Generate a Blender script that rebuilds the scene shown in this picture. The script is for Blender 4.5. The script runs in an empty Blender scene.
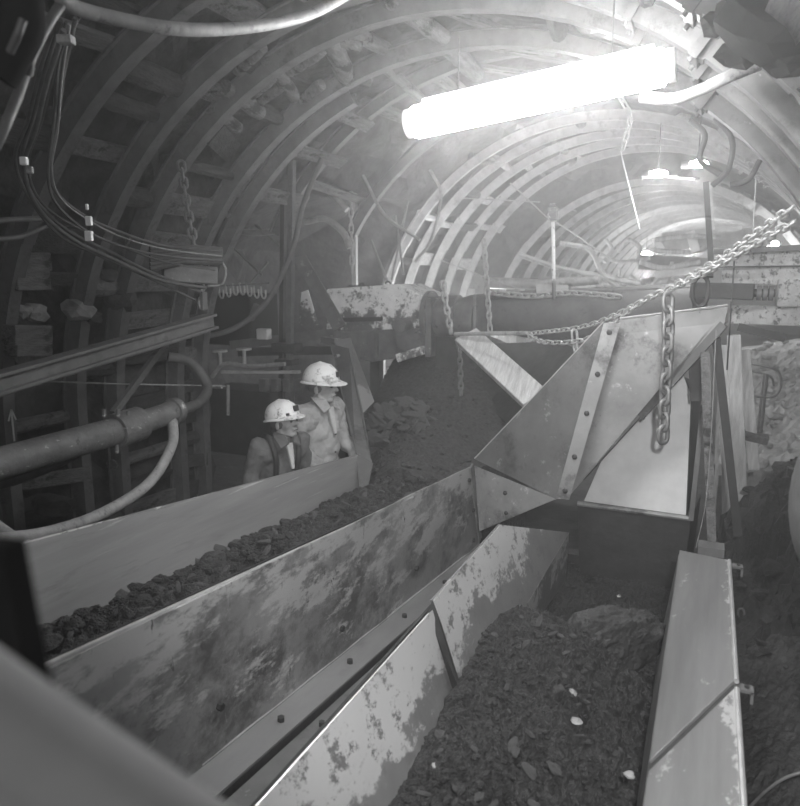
import bpy, bmesh, math, random
from mathutils import Vector, Matrix, noise
random.seed(7)
PI = math.pi
SC = bpy.context.scene
COL = SC.collection
CAMZ = 2.4
F = 700.0
# ---------------------------------------------------------------- camera frame (tunnel runs along +Y)
_p = math.atan((403-280)/F)
_up = Vector((0, math.cos(_p), math.sin(_p)))
_yv = Vector((717-400, 403-280, -F)).normalized()
_xv = _yv.cross(_up)
WM = Matrix((_xv, _yv, _up))            # camera -> world
CAM = Vector((0, 0, CAMZ))
def at(px, py, **k):
    w = WM @ Vector((px-400, 403-py, -F))
    if 'Y' in k: t = k['Y']/w.y
    elif 'X' in k: t = k['X']/w.x
    elif 'Z' in k: t = (k['Z']-CAMZ)/w.z
    else: t = k['d']/F
    return CAM + w*t

# ---------------------------------------------------------------- materials
def nd(nt, t, **kw):
    n = nt.nodes.new(t)
    for a, b in kw.items(): setattr(n, a, b)
    return n
def mat(name, c0, c1=None, scale=6, rough=.6, metal=0, bump=.3, stretch=(1, 1, 1), patch=None, patch_scale=3,
        patch_lo=.5, patch_hi=.56, spec=.4, emit=None, estr=0, rot=(0, 0, 0), bscale=None, layers=()):
    m = bpy.data.materials.new(name); m.use_nodes = True
    nt = m.node_tree; nt.nodes.clear(); L = nt.links.new
    out = nd(nt, 'ShaderNodeOutputMaterial'); b = nd(nt, 'ShaderNodeBsdfPrincipled'); L(b.outputs[0], out.inputs[0])
    b.inputs['Roughness'].default_value = rough; b.inputs['Metallic'].default_value = metal
    b.inputs['Specular IOR Level'].default_value = spec
    g = lambda v: (v, v, v, 1)
    if emit is not None:
        b.inputs['Base Color'].default_value = g(c0)
        b.inputs['Emission Color'].default_value = g(emit); b.inputs['Emission Strength'].default_value = estr
        return m
    tc = nd(nt, 'ShaderNodeTexCoord'); mp = nd(nt, 'ShaderNodeMapping')
    mp.inputs['Scale'].default_value = stretch; mp.inputs['Rotation'].default_value = rot
    L(tc.outputs['Object'], mp.inputs[0])
    n = nd(nt, 'ShaderNodeTexNoise'); n.inputs['Scale'].default_value = scale; n.inputs['Detail'].default_value = 8
    n.inputs['Roughness'].default_value = .65
    L(mp.outputs[0], n.inputs['Vector'])
    r = nd(nt, 'ShaderNodeValToRGB'); L(n.outputs[0], r.inputs[0])
    r.color_ramp.elements[0].position = .3; r.color_ramp.elements[0].color = g(c0)
    r.color_ramp.elements[1].position = .7; r.color_ramp.elements[1].color = g(c1 if c1 is not None else c0)
    colr = r.outputs[0]
    if patch is not None:
        n2 = nd(nt, 'ShaderNodeTexNoise'); n2.inputs['Scale'].default_value = patch_scale; n2.inputs['Detail'].default_value = 9
        n2.inputs['Roughness'].default_value = .72
        L(mp.outputs[0], n2.inputs['Vector'])
        r2 = nd(nt, 'ShaderNodeValToRGB'); L(n2.outputs[0], r2.inputs[0])
        r2.color_ramp.elements[0].position = patch_lo; r2.color_ramp.elements[0].color = g(0)
        r2.color_ramp.elements[1].position = patch_hi; r2.color_ramp.elements[1].color = g(1)
        mx = nd(nt, 'ShaderNodeMixRGB'); L(r2.outputs[0], mx.inputs[0]); L(colr, mx.inputs[1]); mx.inputs[2].default_value = g(patch)
        colr = mx.outputs[0]
    for (lc, ls, lo_, hi_, st_, *bias) in layers:          # further worn / stained / scratched / painted-glint layers
        mp2 = nd(nt, 'ShaderNodeMapping'); mp2.inputs['Scale'].default_value = st_; mp2.inputs['Location'].default_value = (ls*1.3, 3.1, ls)
        L(tc.outputs['Object'], mp2.inputs[0])
        n2 = nd(nt, 'ShaderNodeTexNoise'); n2.inputs['Scale'].default_value = ls; n2.inputs['Detail'].default_value = 10; n2.inputs['Roughness'].default_value = .75
        L(mp2.outputs[0], n2.inputs['Vector'])
        r2 = nd(nt, 'ShaderNodeValToRGB'); fac = n2.outputs[0]
        if bias:        # wear concentrated towards one edge of the part: (axis vector, offset)
            dp = nd(nt, 'ShaderNodeVectorMath', operation='DOT_PRODUCT'); L(tc.outputs['Object'], dp.inputs[0]); dp.inputs[1].default_value = bias[0]
            ad = nd(nt, 'ShaderNodeMath', operation='ADD'); L(dp.outputs['Value'], ad.inputs[0]); L(fac, ad.inputs[1])
            ad2 = nd(nt, 'ShaderNodeMath', operation='ADD'); L(ad.outputs[0], ad2.inputs[0]); ad2.inputs[1].default_value = bias[1]; fac = ad2.outputs[0]
        L(fac, r2.inputs[0])
        r2.color_ramp.elements[0].position = lo_; r2.color_ramp.elements[0].color = g(0)
        r2.color_ramp.elements[1].position = hi_; r2.color_ramp.elements[1].color = g(1)
        mx = nd(nt, 'ShaderNodeMixRGB'); L(r2.outputs[0], mx.inputs[0]); L(colr, mx.inputs[1]); mx.inputs[2].default_value = g(lc)
        colr = mx.outputs[0]
    L(colr, b.inputs['Base Color'])
    if bump:
        bn = nd(nt, 'ShaderNodeTexNoise'); bn.inputs['Scale'].default_value = bscale or scale*3; bn.inputs['Detail'].default_value = 6
        L(mp.outputs[0], bn.inputs['Vector'])
        bp = nd(nt, 'ShaderNodeBump'); bp.inputs['Strength'].default_value = bump; bp.inputs['Distance'].default_value = .02
        L(bn.outputs[0], bp.inputs['Height']); L(bp.outputs[0], b.inputs['Normal'])
    return m
M = dict(
 rock=mat('tunnel_rock', .025, .11, 5, .9, bump=.9),
 ground=mat('dirt_ground', .035, .09, 4, .95, bump=.9, patch=.13, patch_scale=2.2, patch_lo=.55, patch_hi=.7),
 palerock=mat('pale_rubble', .18, .5, 5, .9, bump=.8),
 coal=mat('coal', .010, .075, 60, .5, bump=1.0, spec=.6, bscale=140, layers=[(.15, 90, .61, .65, (1, 1, 1)), (.012, 6, .5, .7, (1, 1, 1))]),  # fine pale specks are glints of light painted into the coal
 coalfine=mat('coal_fines', .035, .10, 30, .85, bump=.9, spec=.2, bscale=50, layers=[(.17, 70, .62, .67, (1, 1, 1))]),  # pale specks again paint small highlights into the colour
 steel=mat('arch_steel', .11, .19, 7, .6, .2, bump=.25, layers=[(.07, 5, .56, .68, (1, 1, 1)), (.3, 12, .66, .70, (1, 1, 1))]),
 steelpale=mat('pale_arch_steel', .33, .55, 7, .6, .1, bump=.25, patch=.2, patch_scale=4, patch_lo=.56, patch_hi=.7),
 plate=mat('worn_plate', .22, .34, 2.6, .42, .3, bump=.12, layers=[(.11, 2.4, .47, .60, (1, .8, 1.1)), (.46, 4, .55, .62, (1, .6, 1.6), (0, .03, .22), -.10), (.06, 9, .63, .67, (1, 3, .7)), (.5, 14, .64, .68, (1, 4, .5)), (.05, 3.2, .64, .67, (1, 1.6, 1))]),
 plateB=mat('smooth_plate', .20, .30, 2.5, .42, .3, bump=.06, stretch=(2, .3, 5), layers=[(.13, 4, .56, .74, (1, .3, 3)), (.52, 6, .60, .66, (2, .2, 10), (0, .05, .42), -.22)]),
 plateC=mat('scuffed_plate', .17, .25, 3, .45, .25, bump=.08, layers=[(.52, 3.4, .53, .57, (1.2, .7, 1.2), (-1.3, 0, .5), -.06), (.18, 11, .54, .59, (1, .7, 1)), (.08, 14, .66, .70, (1, 1, 1))]),
 plateR=mat('long_deck_plate', .16, .26, 2.2, .42, .3, bump=.06, stretch=(5, .5, 1), layers=[(.50, 4, .55, .58, (1.6, .8, 1), (2.9, .12, 0), -.30), (.46, 3.4, .62, .66, (1.6, .8, 1)), (.1, 9, .68, .74, (2, 1, 1))]),
 chute=mat('chute_plate', .11, .23, 2.2, .5, .25, bump=.1, layers=[(.06, 2.5, .53, .66, (1, 1, 1)), (.34, 7, .60, .66, (1, 1, 1)), (.05, 16, .66, .70, (1, 1, 1))]),
 chutepale=mat('chute_pale_plate', .20, .42, 2.0, .48, .2, bump=.1, layers=[(.11, 2.2, .52, .62, (1, 1, 1)), (.58, 8, .60, .65, (1, 1, 1)), (.08, 14, .66, .69, (1, 1, 1))]),
 edge=mat('bright_edge', .5, .7, 9, .35, .5, bump=.05),
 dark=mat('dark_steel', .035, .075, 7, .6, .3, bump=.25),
 midsteel=mat('mid_steel', .13, .22, 5, .6, .2, bump=.2, layers=[(.06, 5, .58, .66, (1, 1, 1))]),
 slab=mat('coal_slab', .09, .20, 20, .7, bump=.8, bscale=60),
 dustrock=mat('dusty_rock', .03, .085, 8, .8, bump=1.0, bscale=40, layers=[(.015, 9, .54, .62, (1, 1, 1)), (.16, 30, .62, .66, (1, 1, 1))]),
 black=mat('black_rubber', .012, .02, 9, .95, bump=.1, spec=.05),
 hose=mat('pale_hose', .26, .42, 14, .6, bump=.25, layers=[(.14, 12, .55, .64, (1, 1, 1)), (.6, 17, .66, .70, (1, 1, 1))]),
 hosedark=mat('dark_hose', .07, .13, 12, .55, bump=.2),
 cable=mat('cable_sheath', .06, .12, 14, .5, bump=.1),
 pipe=mat('rusty_pipe', .12, .24, 9, .6, .2, bump=.4, layers=[(.55, 12, .60, .64, (1, 1, 2)), (.06, 8, .62, .68, (1, 1, 1))]),
 white=mat('white_paint', .72, .9, 5, .5, bump=.06, patch=.15, patch_scale=4.2, patch_lo=.66, patch_hi=.69),
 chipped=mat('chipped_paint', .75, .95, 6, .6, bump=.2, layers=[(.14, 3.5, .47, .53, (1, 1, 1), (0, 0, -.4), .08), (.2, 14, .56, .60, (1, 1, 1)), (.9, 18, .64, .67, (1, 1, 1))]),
 machine=mat('machine_grey', .12, .24, 6, .5, .25, bump=.3, layers=[(.6, 6, .62, .66, (1, 1, 1)), (.05, 7, .6, .66, (1, 1, 1))]),
 speck=mat('speckled_casing', .40, .6, 10, .7, bump=.3, patch=.12, patch_scale=22, patch_lo=.52, patch_hi=.6),
 wood=mat('timber', .09, .22, 3, .9, bump=.7, stretch=(9, 2, 9), layers=[(.03, 3, .55, .62, (2, 1, 2))]),
 wooddark=mat('dark_timber', .03, .09, 3, .9, bump=.7, stretch=(9, 2, 9)),
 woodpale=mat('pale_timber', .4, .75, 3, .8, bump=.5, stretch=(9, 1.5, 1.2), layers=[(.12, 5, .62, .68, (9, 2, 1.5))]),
 chain=mat('chain_steel', .16, .28, 12, .5, .4, bump=.1),
 chainpale=mat('pale_chain_steel', .34, .5, 12, .5, .3, bump=.1),
 strap=mat('white_strap', .8, .9, 9, .6, bump=.05),
 helmet=mat('dirty_helmet', .72, .88, 7, .4, bump=.04, patch=.26, patch_scale=13, patch_lo=.54, patch_hi=.62),
 skin=mat('sooty_skin', .26, .46, 14, .6, bump=.1),
 jacket=mat('work_jacket', .30, .48, 9, .9, bump=.35, patch=.2, patch_scale=6, patch_lo=.54, patch_hi=.66),
 jacketdark=mat('dark_work_jacket', .10, .17, 9, .9, bump=.35),
 shirt=mat('pale_shirt', .42, .6, 9, .9, bump=.3),
 trousers=mat('dark_trousers', .06, .11, 9, .9, bump=.3),
 leather=mat('dark_leather', .03, .06, 9, .6, bump=.1),
 eye=mat('eye', .02, .02, 3, .2, bump=0),
 chalk=mat('chalk', .6, .6, 3, .9, bump=0),
 foreblur=mat('grey_rail_paint', .34, .46, 3, .8, 0, bump=.1, spec=.1),
 lampglass=mat('lamp_glass', .9, emit=1, estr=50),
 bulb=mat('bulb_glass', .9, emit=1, estr=60),
 bulbfar=mat('far_bulb_glass', .9, emit=1, estr=60),
 palecloth=mat('pale_scrap', .5, .7, 8, .9, bump=.3),
)

# ---------------------------------------------------------------- mesh builder
class MB:
    def __init__(s): s.v = []; s.f = []
    def add(s, vs, fs):
        k = len(s.v); s.v += [Vector(v) for v in vs]; s.f += [tuple(i+k for i in f) for f in fs]; return s
    def box(s, c, size, R=None):
        c = Vector(c); hx, hy, hz = [q/2 for q in size]
        vs = []
        for x in (-hx, hx):
            for y in (-hy, hy):
                for z in (-hz, hz):
                    w = Vector((x, y, z)); vs.append(c+(R@w if R else w))
        return s.add(vs, [(0,1,3,2), (4,6,7,5), (0,4,5,1), (2,3,7,6), (0,2,6,4), (1,5,7,3)])
    def beam(s, a, b, w, h, up=(0, 0, 1)):
        a = Vector(a); b = Vector(b); t = (b-a); L = t.length; t.normalize()
        up = Vector(up)
        if abs(t.dot(up)) > .98: up = Vector((1, 0, 0))
        x = t.cross(up).normalized(); z = x.cross(t)
        R = Matrix((x, t, z)).transposed()
        return s.box((a+b)/2, (w, L, h), R)
    def plate(s, pts, th):
        pts = [Vector(p) for p in pts]; n = Vector((0, 0, 0))
        for i in range(len(pts)):
            n += pts[i].cross(pts[(i+1) % len(pts)])
        n.normalize(); k = len(pts)
        vs = [p+n*th/2 for p in pts]+[p-n*th/2 for p in pts]
        fs = [tuple(range(k)), tuple(range(2*k-1, k-1, -1))]+[(i, i+k, (i+1) % k+k, (i+1) % k) for i in range(k)]
        return s.add(vs, fs)
    def tube(s, pts, r, n=10, closed=False, cap=True):
        pts = [Vector(p) for p in pts]; m = len(pts)
        rr = r if isinstance(r, (list, tuple)) else [r]*m
        vs = []; x = None
        for i, p in enumerate(pts):
            if closed: t = pts[(i+1) % m]-pts[i-1]
            else: t = pts[min(i+1, m-1)]-pts[max(i-1, 0)]
            t.normalize()
            if x is None:
                x = t.cross(Vector((0, 0, 1)))
                if x.length < .1: x = t.cross(Vector((0, 1, 0)))
            x = (x-t*x.dot(t)).normalized(); y = t.cross(x)
            for j in range(n):
                a = 2*PI*j/n; vs.append(p+(x*math.cos(a)+y*math.sin(a))*rr[i])
        fs = []
        for i in range(m if closed else m-1):
            i2 = (i+1) % m
            for j in range(n):
                fs.append((i*n+j, i*n+(j+1) % n, i2*n+(j+1) % n, i2*n+j))
        if cap and not closed:
            fs.append(tuple(range(n-1, -1, -1))); fs.append(tuple((m-1)*n+j for j in range(n)))
        return s.add(vs, fs)
    def cyl(s, a, b, r, n=20, r2=None): return s.tube([a, b], [r, r if r2 is None else r2], n)
    def ell(s, c, r, n=14, R=None):
        c = Vector(c); vs = []; fs = []
        for i in range(1, n):
            ph = PI*i/n
            for j in range(2*n):
                th = PI*j/n
                w = Vector((r[0]*math.sin(ph)*math.cos(th), r[1]*math.sin(ph)*math.sin(th), r[2]*math.cos(ph)))
                vs.append(c+(R@w if R else w))
        w = Vector((0, 0, r[2])); vs.append(c+(R@w if R else w)); vs.append(c-(R@w if R else w))
        T = len(vs)-2; m = 2*n
        for i in range(n-2):
            for j in range(m): fs.append((i*m+j, (i+1)*m+j, (i+1)*m+(j+1) % m, i*m+(j+1) % m))
        for j in range(m):
            fs.append((T, j, (j+1) % m)); fs.append((T+1, (n-2)*m+(j+1) % m, (n-2)*m+j))
        return s.add(vs, fs)
    def cap(s, a, b, ra, rb, n=10):     # tapered capsule
        a = Vector(a); b = Vector(b); t = (b-a).normalized()
        pts = []; rr = []
        for k in range(5, 0, -1): pts.append(a-t*ra*math.sin(PI/2*k/5.3)); rr.append(ra*math.cos(PI/2*k/5.3))
        pts += [a, b]; rr += [ra, rb]
        for k in range(1, 6): pts.append(b+t*rb*math.sin(PI/2*k/5.3)); rr.append(rb*math.cos(PI/2*k/5.3))
        return s.tube(pts, rr, 14)
    def lump(s, c, r, seed=0, flat=.8):
        bm = bmesh.new(); bmesh.ops.create_icosphere(bm, subdivisions=2, radius=1)
        sv = Vector((seed*3.1, seed*1.7, seed*.9)); vs = []
        for v in bm.verts:
            q = v.co.copy(); k = 1+.55*noise.noise(q*1.1+sv)+.2*noise.noise(q*3+sv)
            vs.append(Vector(c)+Vector((q.x*r*k*1.15, q.y*r*k, q.z*r*k*flat)))
        fs = [tuple(v.index for v in f.verts) for f in bm.faces]; bm.free()
        return s.add(vs, fs)
def bipatch(c, nu, nv, th, dent=.0):
    # bilinear sheet of steel between four corners with shallow dents
    c = [Vector(p) for p in c]; n = (c[1]-c[0]).cross(c[3]-c[0]).normalized(); mb = MB(); vs = []; fs = []
    for sgn in (0, 1):
        for i in range(nu+1):
            for j in range(nv+1):
                u, v = i/nu, j/nv
                p = c[0].lerp(c[1], u).lerp(c[3].lerp(c[2], u), v)
                p = p+n*(dent*noise.noise(p*2.3)*2-sgn*th); vs.append(p)
    W = nv+1; T = (nu+1)*W
    for i in range(nu):
        for j in range(nv):
            k = i*W+j; fs.append((k, k+1, k+W+1, k+W)); fs.append((T+k, T+k+W, T+k+W+1, T+k+1))
    for i in range(nu):
        for j in (0, nv):
            k = i*W+j; fs.append((k, k+W, T+k+W, T+k))
    for j in range(nv):
        for i in (0, nu):
            k = i*W+j; fs.append((k, T+k, T+k+1, k+1))
    return mb.add(vs, fs)
def ray_plane(px, py, a, b, c):
    n = (b-a).cross(c-a).normalized(); w = WM @ Vector((px-400, 403-py, -F)); t = (a-CAM).dot(n)/w.dot(n); return CAM+w*t
ORG = {}
def link(name, mb, m, parent=None, org=None, smooth=False, bevel=0, fresh=True):
    vs = mb.v
    lo = Vector((min(v.x for v in vs), min(v.y for v in vs), min(v.z for v in vs)))
    hi = Vector((max(v.x for v in vs), max(v.y for v in vs), max(v.z for v in vs)))
    if org is None: org = Vector(((lo.x+hi.x)/2, (lo.y+hi.y)/2, lo.z))
    org = Vector(org)
    me = bpy.data.meshes.new(name); me.from_pydata([v-org for v in vs], [], mb.f)
    bm = bmesh.new(); bm.from_mesh(me); bmesh.ops.recalc_face_normals(bm, faces=bm.faces); bm.to_mesh(me); bm.free()
    me.materials.append(m if not isinstance(m, str) else M[m])
    if smooth:
        for p in me.polygons: p.use_smooth = True
        try: me.set_sharp_from_angle(angle=math.radians(45))
        except Exception: pass
    o = bpy.data.objects.new(name, me); COL.objects.link(o)
    if parent is not None:
        o.parent = parent; o.location = org-ORG[parent.name]
    else: o.location = org
    ORG[o.name] = org
    if bevel:
        b = o.modifiers.new('bevel', 'BEVEL'); b.width = bevel; b.segments = 2; b.limit_method = 'ANGLE'
    return o
def tag(o, label, cat, group=None, kind=None):
    o['label'] = label; o['category'] = cat
    if group: o['group'] = group
    if kind: o['kind'] = kind
    return o
def thing(name, label, cat, loc, group=None):
    o = bpy.data.objects.new(name, None); COL.objects.link(o); o.location = Vector(loc); o.empty_display_size = .1
    ORG[o.name] = Vector(loc); return tag(o, label, cat, group)
def dup(o, loc, rot=None, label=None, group=None, scale=None):
    r = o.copy(); COL.objects.link(r); r.location = Vector(loc)
    if rot is not None: r.rotation_euler = rot
    if scale is not None: r.scale = scale
    if label: r['label'] = label
    if group: r['group'] = group
    for ch in list(o.children):
        c = ch.copy(); COL.objects.link(c); c.parent = r
        for g in list(ch.children):
            d = g.copy(); COL.objects.link(d); d.parent = c
    return r
def struct(name, mb, m, smooth=False):
    o = link(name, mb, m, smooth=smooth); o['kind'] = 'structure'; return o
def spline(pts, n=8):
    P = [Vector(p) for p in pts]; out = []
    Q = [P[0]*2-P[1]]+P+[P[-1]*2-P[-2]]
    for i in range(1, len(Q)-2):
        a, b, c, d = Q[i-1:i+3]
        for k in range(n):
            t = k/n
            out.append(.5*((2*b)+(c-a)*t+(2*a-5*b+4*c-d)*t*t+(3*b-a-3*c+d)*t**3))
    out.append(P[-1]); return out
def lerp(a, b, t): return a+(b-a)*t
def pw(x, T):
    if x <= T[0][0]: return T[0][1]
    for (a, p), (b, q) in zip(T, T[1:]):
        if x <= b: return p+(q-p)*(x-a)/(b-a)
    return T[-1][1]

# ================================================================ TUNNEL SETTING
def Xc(Y): return pw(Y, [(7, -1.8), (10, -1.55), (14, -1.0), (20, -.45), (26, .05), (34, 1.2)])
def RR(Y): return pw(Y, [(5.8, 2.7), (6.6, 3.0), (12, 3.0), (14, 2.7)])
ZC = 1.32
def zc(Y): return pw(Y, [(5.8, ZC), (6.6, ZC+.1), (12, ZC+.1), (14, ZC)])
def niche(Y, th):
    if th < math.radians(140): return 0
    k = max(0, min(1, (Y-5.8)/.5))*max(0, min(1, (9.7-Y)/.5))
    return k*1.5*max(0, min(1, (th-math.radians(140))/.4))
def ring(Y, u):
    # u 0..1 from right floor over crown to left floor
    R = RR(Y)+.24; z0 = zc(Y); x0 = Xc(Y); arc = PI*R; tot = arc+2*z0; s = u*tot
    if s < z0: p = Vector((x0+R, Y, s)); n = Vector((1, 0, 0)); th = 0
    elif s < z0+arc:
        th = (s-z0)/R; n = Vector((math.cos(th), 0, math.sin(th))); p = Vector((x0, Y, z0))+n*R
    else: p = Vector((x0-R, Y, z0-(s-z0-arc))); n = Vector((-1, 0, 0)); th = PI
    q = Vector((p.x*1.3, p.y*1.3, p.z*1.3))
    d = .13*noise.noise(q*1.5)+.07*noise.noise(q*4)
    p += n*(d+niche(Y, th)); p.z = max(p.z, -.05)
    return p
Ys = [-2.5+.16*i for i in range(int(9.5/.16))]; Ys += [7+.28*i for i in range(1+int(29/.28))]
def lining(name, u0, u1, nn):
    mb = MB(); vs = []; fs = []
    for Y in Ys:
        for j in range(nn+1): vs.append(ring(Y, u0+(u1-u0)*j/nn))
    for i in range(len(Ys)-1):
        for j in range(nn): fs.append((i*(nn+1)+j, i*(nn+1)+j+1, (i+1)*(nn+1)+j+1, (i+1)*(nn+1)+j))
    mb.add(vs, fs); return struct(name, mb, 'rock')
lining('wall_right', 0, .32, 22); lining('ceiling', .32, .68, 26); lining('wall_left', .68, 1, 26)
mb = MB(); mb.box((-1.5, -2.6, 2), (8, .2, 5)); struct('wall_back', mb, 'rock')
mb = MB(); mb.box((.8, 35.4, 2), (10, .2, 6)); struct('wall_far', mb, 'rock')
# floor
mb = MB(); vs = []; fs = []; nx = 90; ny = 240
def floorz(x, y):
    q = Vector((x, y, 0))
    z = .05*noise.noise(q*1.2)+.035*noise.noise(q*4)+.02*noise.noise(q*11)
    if y > 9: z += min(1, (y-9)/4)*.18*abs(noise.noise(q*.9+Vector((5, 0, 0))))
    return z
for i in range(ny+1):
    y = -2.5+38.2*(i/ny)**1.35
    for j in range(nx+1):
        x = -6.6+11*j/nx
        vs.append((x, y, floorz(x, y)))
for i in range(ny):
    for j in range(nx): fs.append((i*(nx+1)+j, i*(nx+1)+j+1, (i+1)*(nx+1)+j+1, (i+1)*(nx+1)+j))
mb.add(vs, fs); fl = struct('floor', mb, 'ground', smooth=True)

# ---------------------------------------------------------------- steel arches
PROF = [(0, -.045), (.10, -.060), (.10, -.085), (.115, -.085), (.115, -.048), (.015, -.032), (.015, .032), (.115, .048), (.115, .085), (.10, .085), (.10, .060), (0, .045)]
def arch_path(R, z0, a0, a1, n=22, legs=(False, False)):
    out = []
    if legs[0]:
        for z in (0, z0*.5): out.append((Vector((R, 0, z)), Vector((1, 0, 0))))
    for i in range(n+1):
        a = a0+(a1-a0)*i/n; nrm = Vector((math.cos(a), 0, math.sin(a))); out.append((Vector((0, 0, z0))+nrm*R, nrm))
    if legs[1]:
        for z in (z0*.5, 0): out.append((Vector((-R, 0, z)), Vector((-1, 0, 0))))
    return out
def sweep_section(path, off=0, prof=PROF):
    mb = MB(); vs = []; fs = []; k = len(prof)
    for p, n in path:
        for (r, y) in prof: vs.append(p+n*(r+off)+Vector((0, y, 0)))
    for i in range(len(path)-1):
        for j in range(k): fs.append((i*k+j, i*k+(j+1) % k, (i+1)*k+(j+1) % k, (i+1)*k+j))
    fs.append(tuple(range(k))); fs.append(tuple((len(path)-1)*k+j for j in range(k-1, -1, -1)))
    return mb.add(vs, fs)
def clamp_mb(R, z0, a):
    mb = MB(); n = Vector((math.cos(a), 0, math.sin(a))); t = Vector((-math.sin(a), 0, math.cos(a)))
    Rm = Matrix((n, Vector((0, 1, 0)), t)).transposed(); c = Vector((0, 0, z0))+n*(R-.012)
    mb.box(c, (.012, .2, .05), Rm)
    for sy in (-.095, .095):
        mb.box(c+n*.06+Vector((0, sy, 0)), (.14, .012, .05), Rm)
        mb.cyl(c-n*.03+Vector((0, sy*.86, 0)), c+n*.0+Vector((0, sy*.86, 0)), .012, 8)
    return mb
def make_arch(R, z0, mname, legs=True, splits=(57, 146), wy=1.0):
    pr_ = [(a, b*wy) for a, b in PROF]
    def sweep_prof(path, off=0): return sweep_section(path, off, pr_)
    t = thing('steel_arch', 'arch', 'arch', (0, 0, 0))
    s0, s1 = [math.radians(x) for x in splits]; ov = math.radians(5)
    lk = lambda nm, mb, m: link(nm, mb, m, t, org=(0, 0, 0))
    if legs is True or legs == 'R': lk('leg_segment', sweep_prof(arch_path(R, z0, 0, s0+ov, 12, (True, False)), .012), mname)
    if legs is True or legs == 'L': lk('leg_segment', sweep_prof(arch_path(R, z0, s1-ov, PI, 12, (False, True)), .012), mname)
    elif legs == 'R': lk('leg_segment', sweep_prof(arch_path(R, z0, s1-ov, math.radians(150), 8), .012), mname)
    lk('crown_segment', sweep_prof(arch_path(R, z0, s0-ov if legs != 'L' else math.radians(112), s1+ov, 22)), mname)
    for a in ((s0-ov*.8, s0+ov*.8) if legs is True else ()): lk('clamp', clamp_mb(R, z0, a), mname)
    return t
archY = [1.1, 2.1, 3.32, 3.95, 4.35, 5.08, 5.42]
A0 = make_arch(2.7, ZC, M['steel'])
nearlab = {1.1: 'steel roof arch nearest overhead, curving over the top corner', 2.1: 'dark steel arch at the left edge of the frame by the hanging cables',
 3.32: 'dark steel arch leg rising at far left beside stacked wall boards', 3.95: 'steel arch crossed by the strapped cable bundle on its left leg',
 4.35: 'steel arch with bright left curve carrying the hanging chain',
 5.08: 'big steel arch framing the junction, its right leg passing above the slack chain', 5.42: 'steel arch immediately beyond the one framing the junction'}
AL = make_arch(2.7, ZC, M['steel'], legs='L')
for i, Y in enumerate(archY):
    a = AL if Y == 5.42 else (A0 if i == 0 else dup(A0, (0, 0, 0)))
    a.location = (Xc(Y), Y, 0); ORG[a.name] = Vector((Xc(Y), Y, 0))
    if Y == 3.32:       # chalk arrow drawn on the leg
        X0 = Xc(Y)-2.7+.014; c = at(11, 425, X=X0); c.y = Y
        cm = MB().beam(c+Vector((0, 0, -.12)), c+Vector((0, 0, .11)), .006, .012, up=(0, 1, 0)).beam(c+Vector((0, 0, .11)), c+Vector((0, -.03, .03)), .006, .010, up=(0, 1, 0)).beam(c+Vector((0, 0, .11)), c+Vector((0, .03, .03)), .006, .010, up=(0, 1, 0))
        link('chalk_arrow', cm, 'chalk', a)
    a['label'] = nearlab[Y]; a['group'] = 'steel arches of the near roadway'
midY = [6.7, 8.2]
A1 = make_arch(3.0, ZC+.1, M['steel'], legs='R')
for i, Y in enumerate(midY):
    a = A1 if i == 0 else dup(A1, (0, 0, 0))
    a.location = (Xc(Y), Y, 0)
    a['label'] = ['first', 'second', 'third', 'fourth'][i]+' hazy steel arch crown over the drive unit, counted from the junction'; a['group'] = 'arches over the drive unit'
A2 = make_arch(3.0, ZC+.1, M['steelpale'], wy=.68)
words = ['first', 'second', 'third', 'fourth', 'fifth', 'sixth', 'seventh', 'eighth', 'ninth', 'tenth', 'eleventh', 'twelfth', 'thirteenth', 'fourteenth', 'fifteenth', 'sixteenth', 'seventeenth', 'eighteenth', 'nineteenth', 'twentieth', 'twenty-first', 'twenty-second']
midY2 = [9.7, 10.3, 10.95, 11.6, 12.3]
for i, Y in enumerate(midY2):
    a = A2 if i == 0 else dup(A2, (0, 0, 0))
    a.location = (Xc(Y), Y, 0)
    a['label'] = words[i]+' pale tall arch leg behind the motor, counting left to right'; a['group'] = 'pale arches beyond the drive unit'
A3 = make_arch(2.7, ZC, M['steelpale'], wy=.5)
farY = [13.2+.95*i for i in range(20)]
for i, Y in enumerate(farY):
    a = A3 if i == 0 else dup(A3, (0, 0, 0))
    a.location = (Xc(Y), Y, 0)
    a['label'] = words[i]+' of the far brightly lit arches receding to the tunnel end'; a['group'] = 'far arches'

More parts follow.
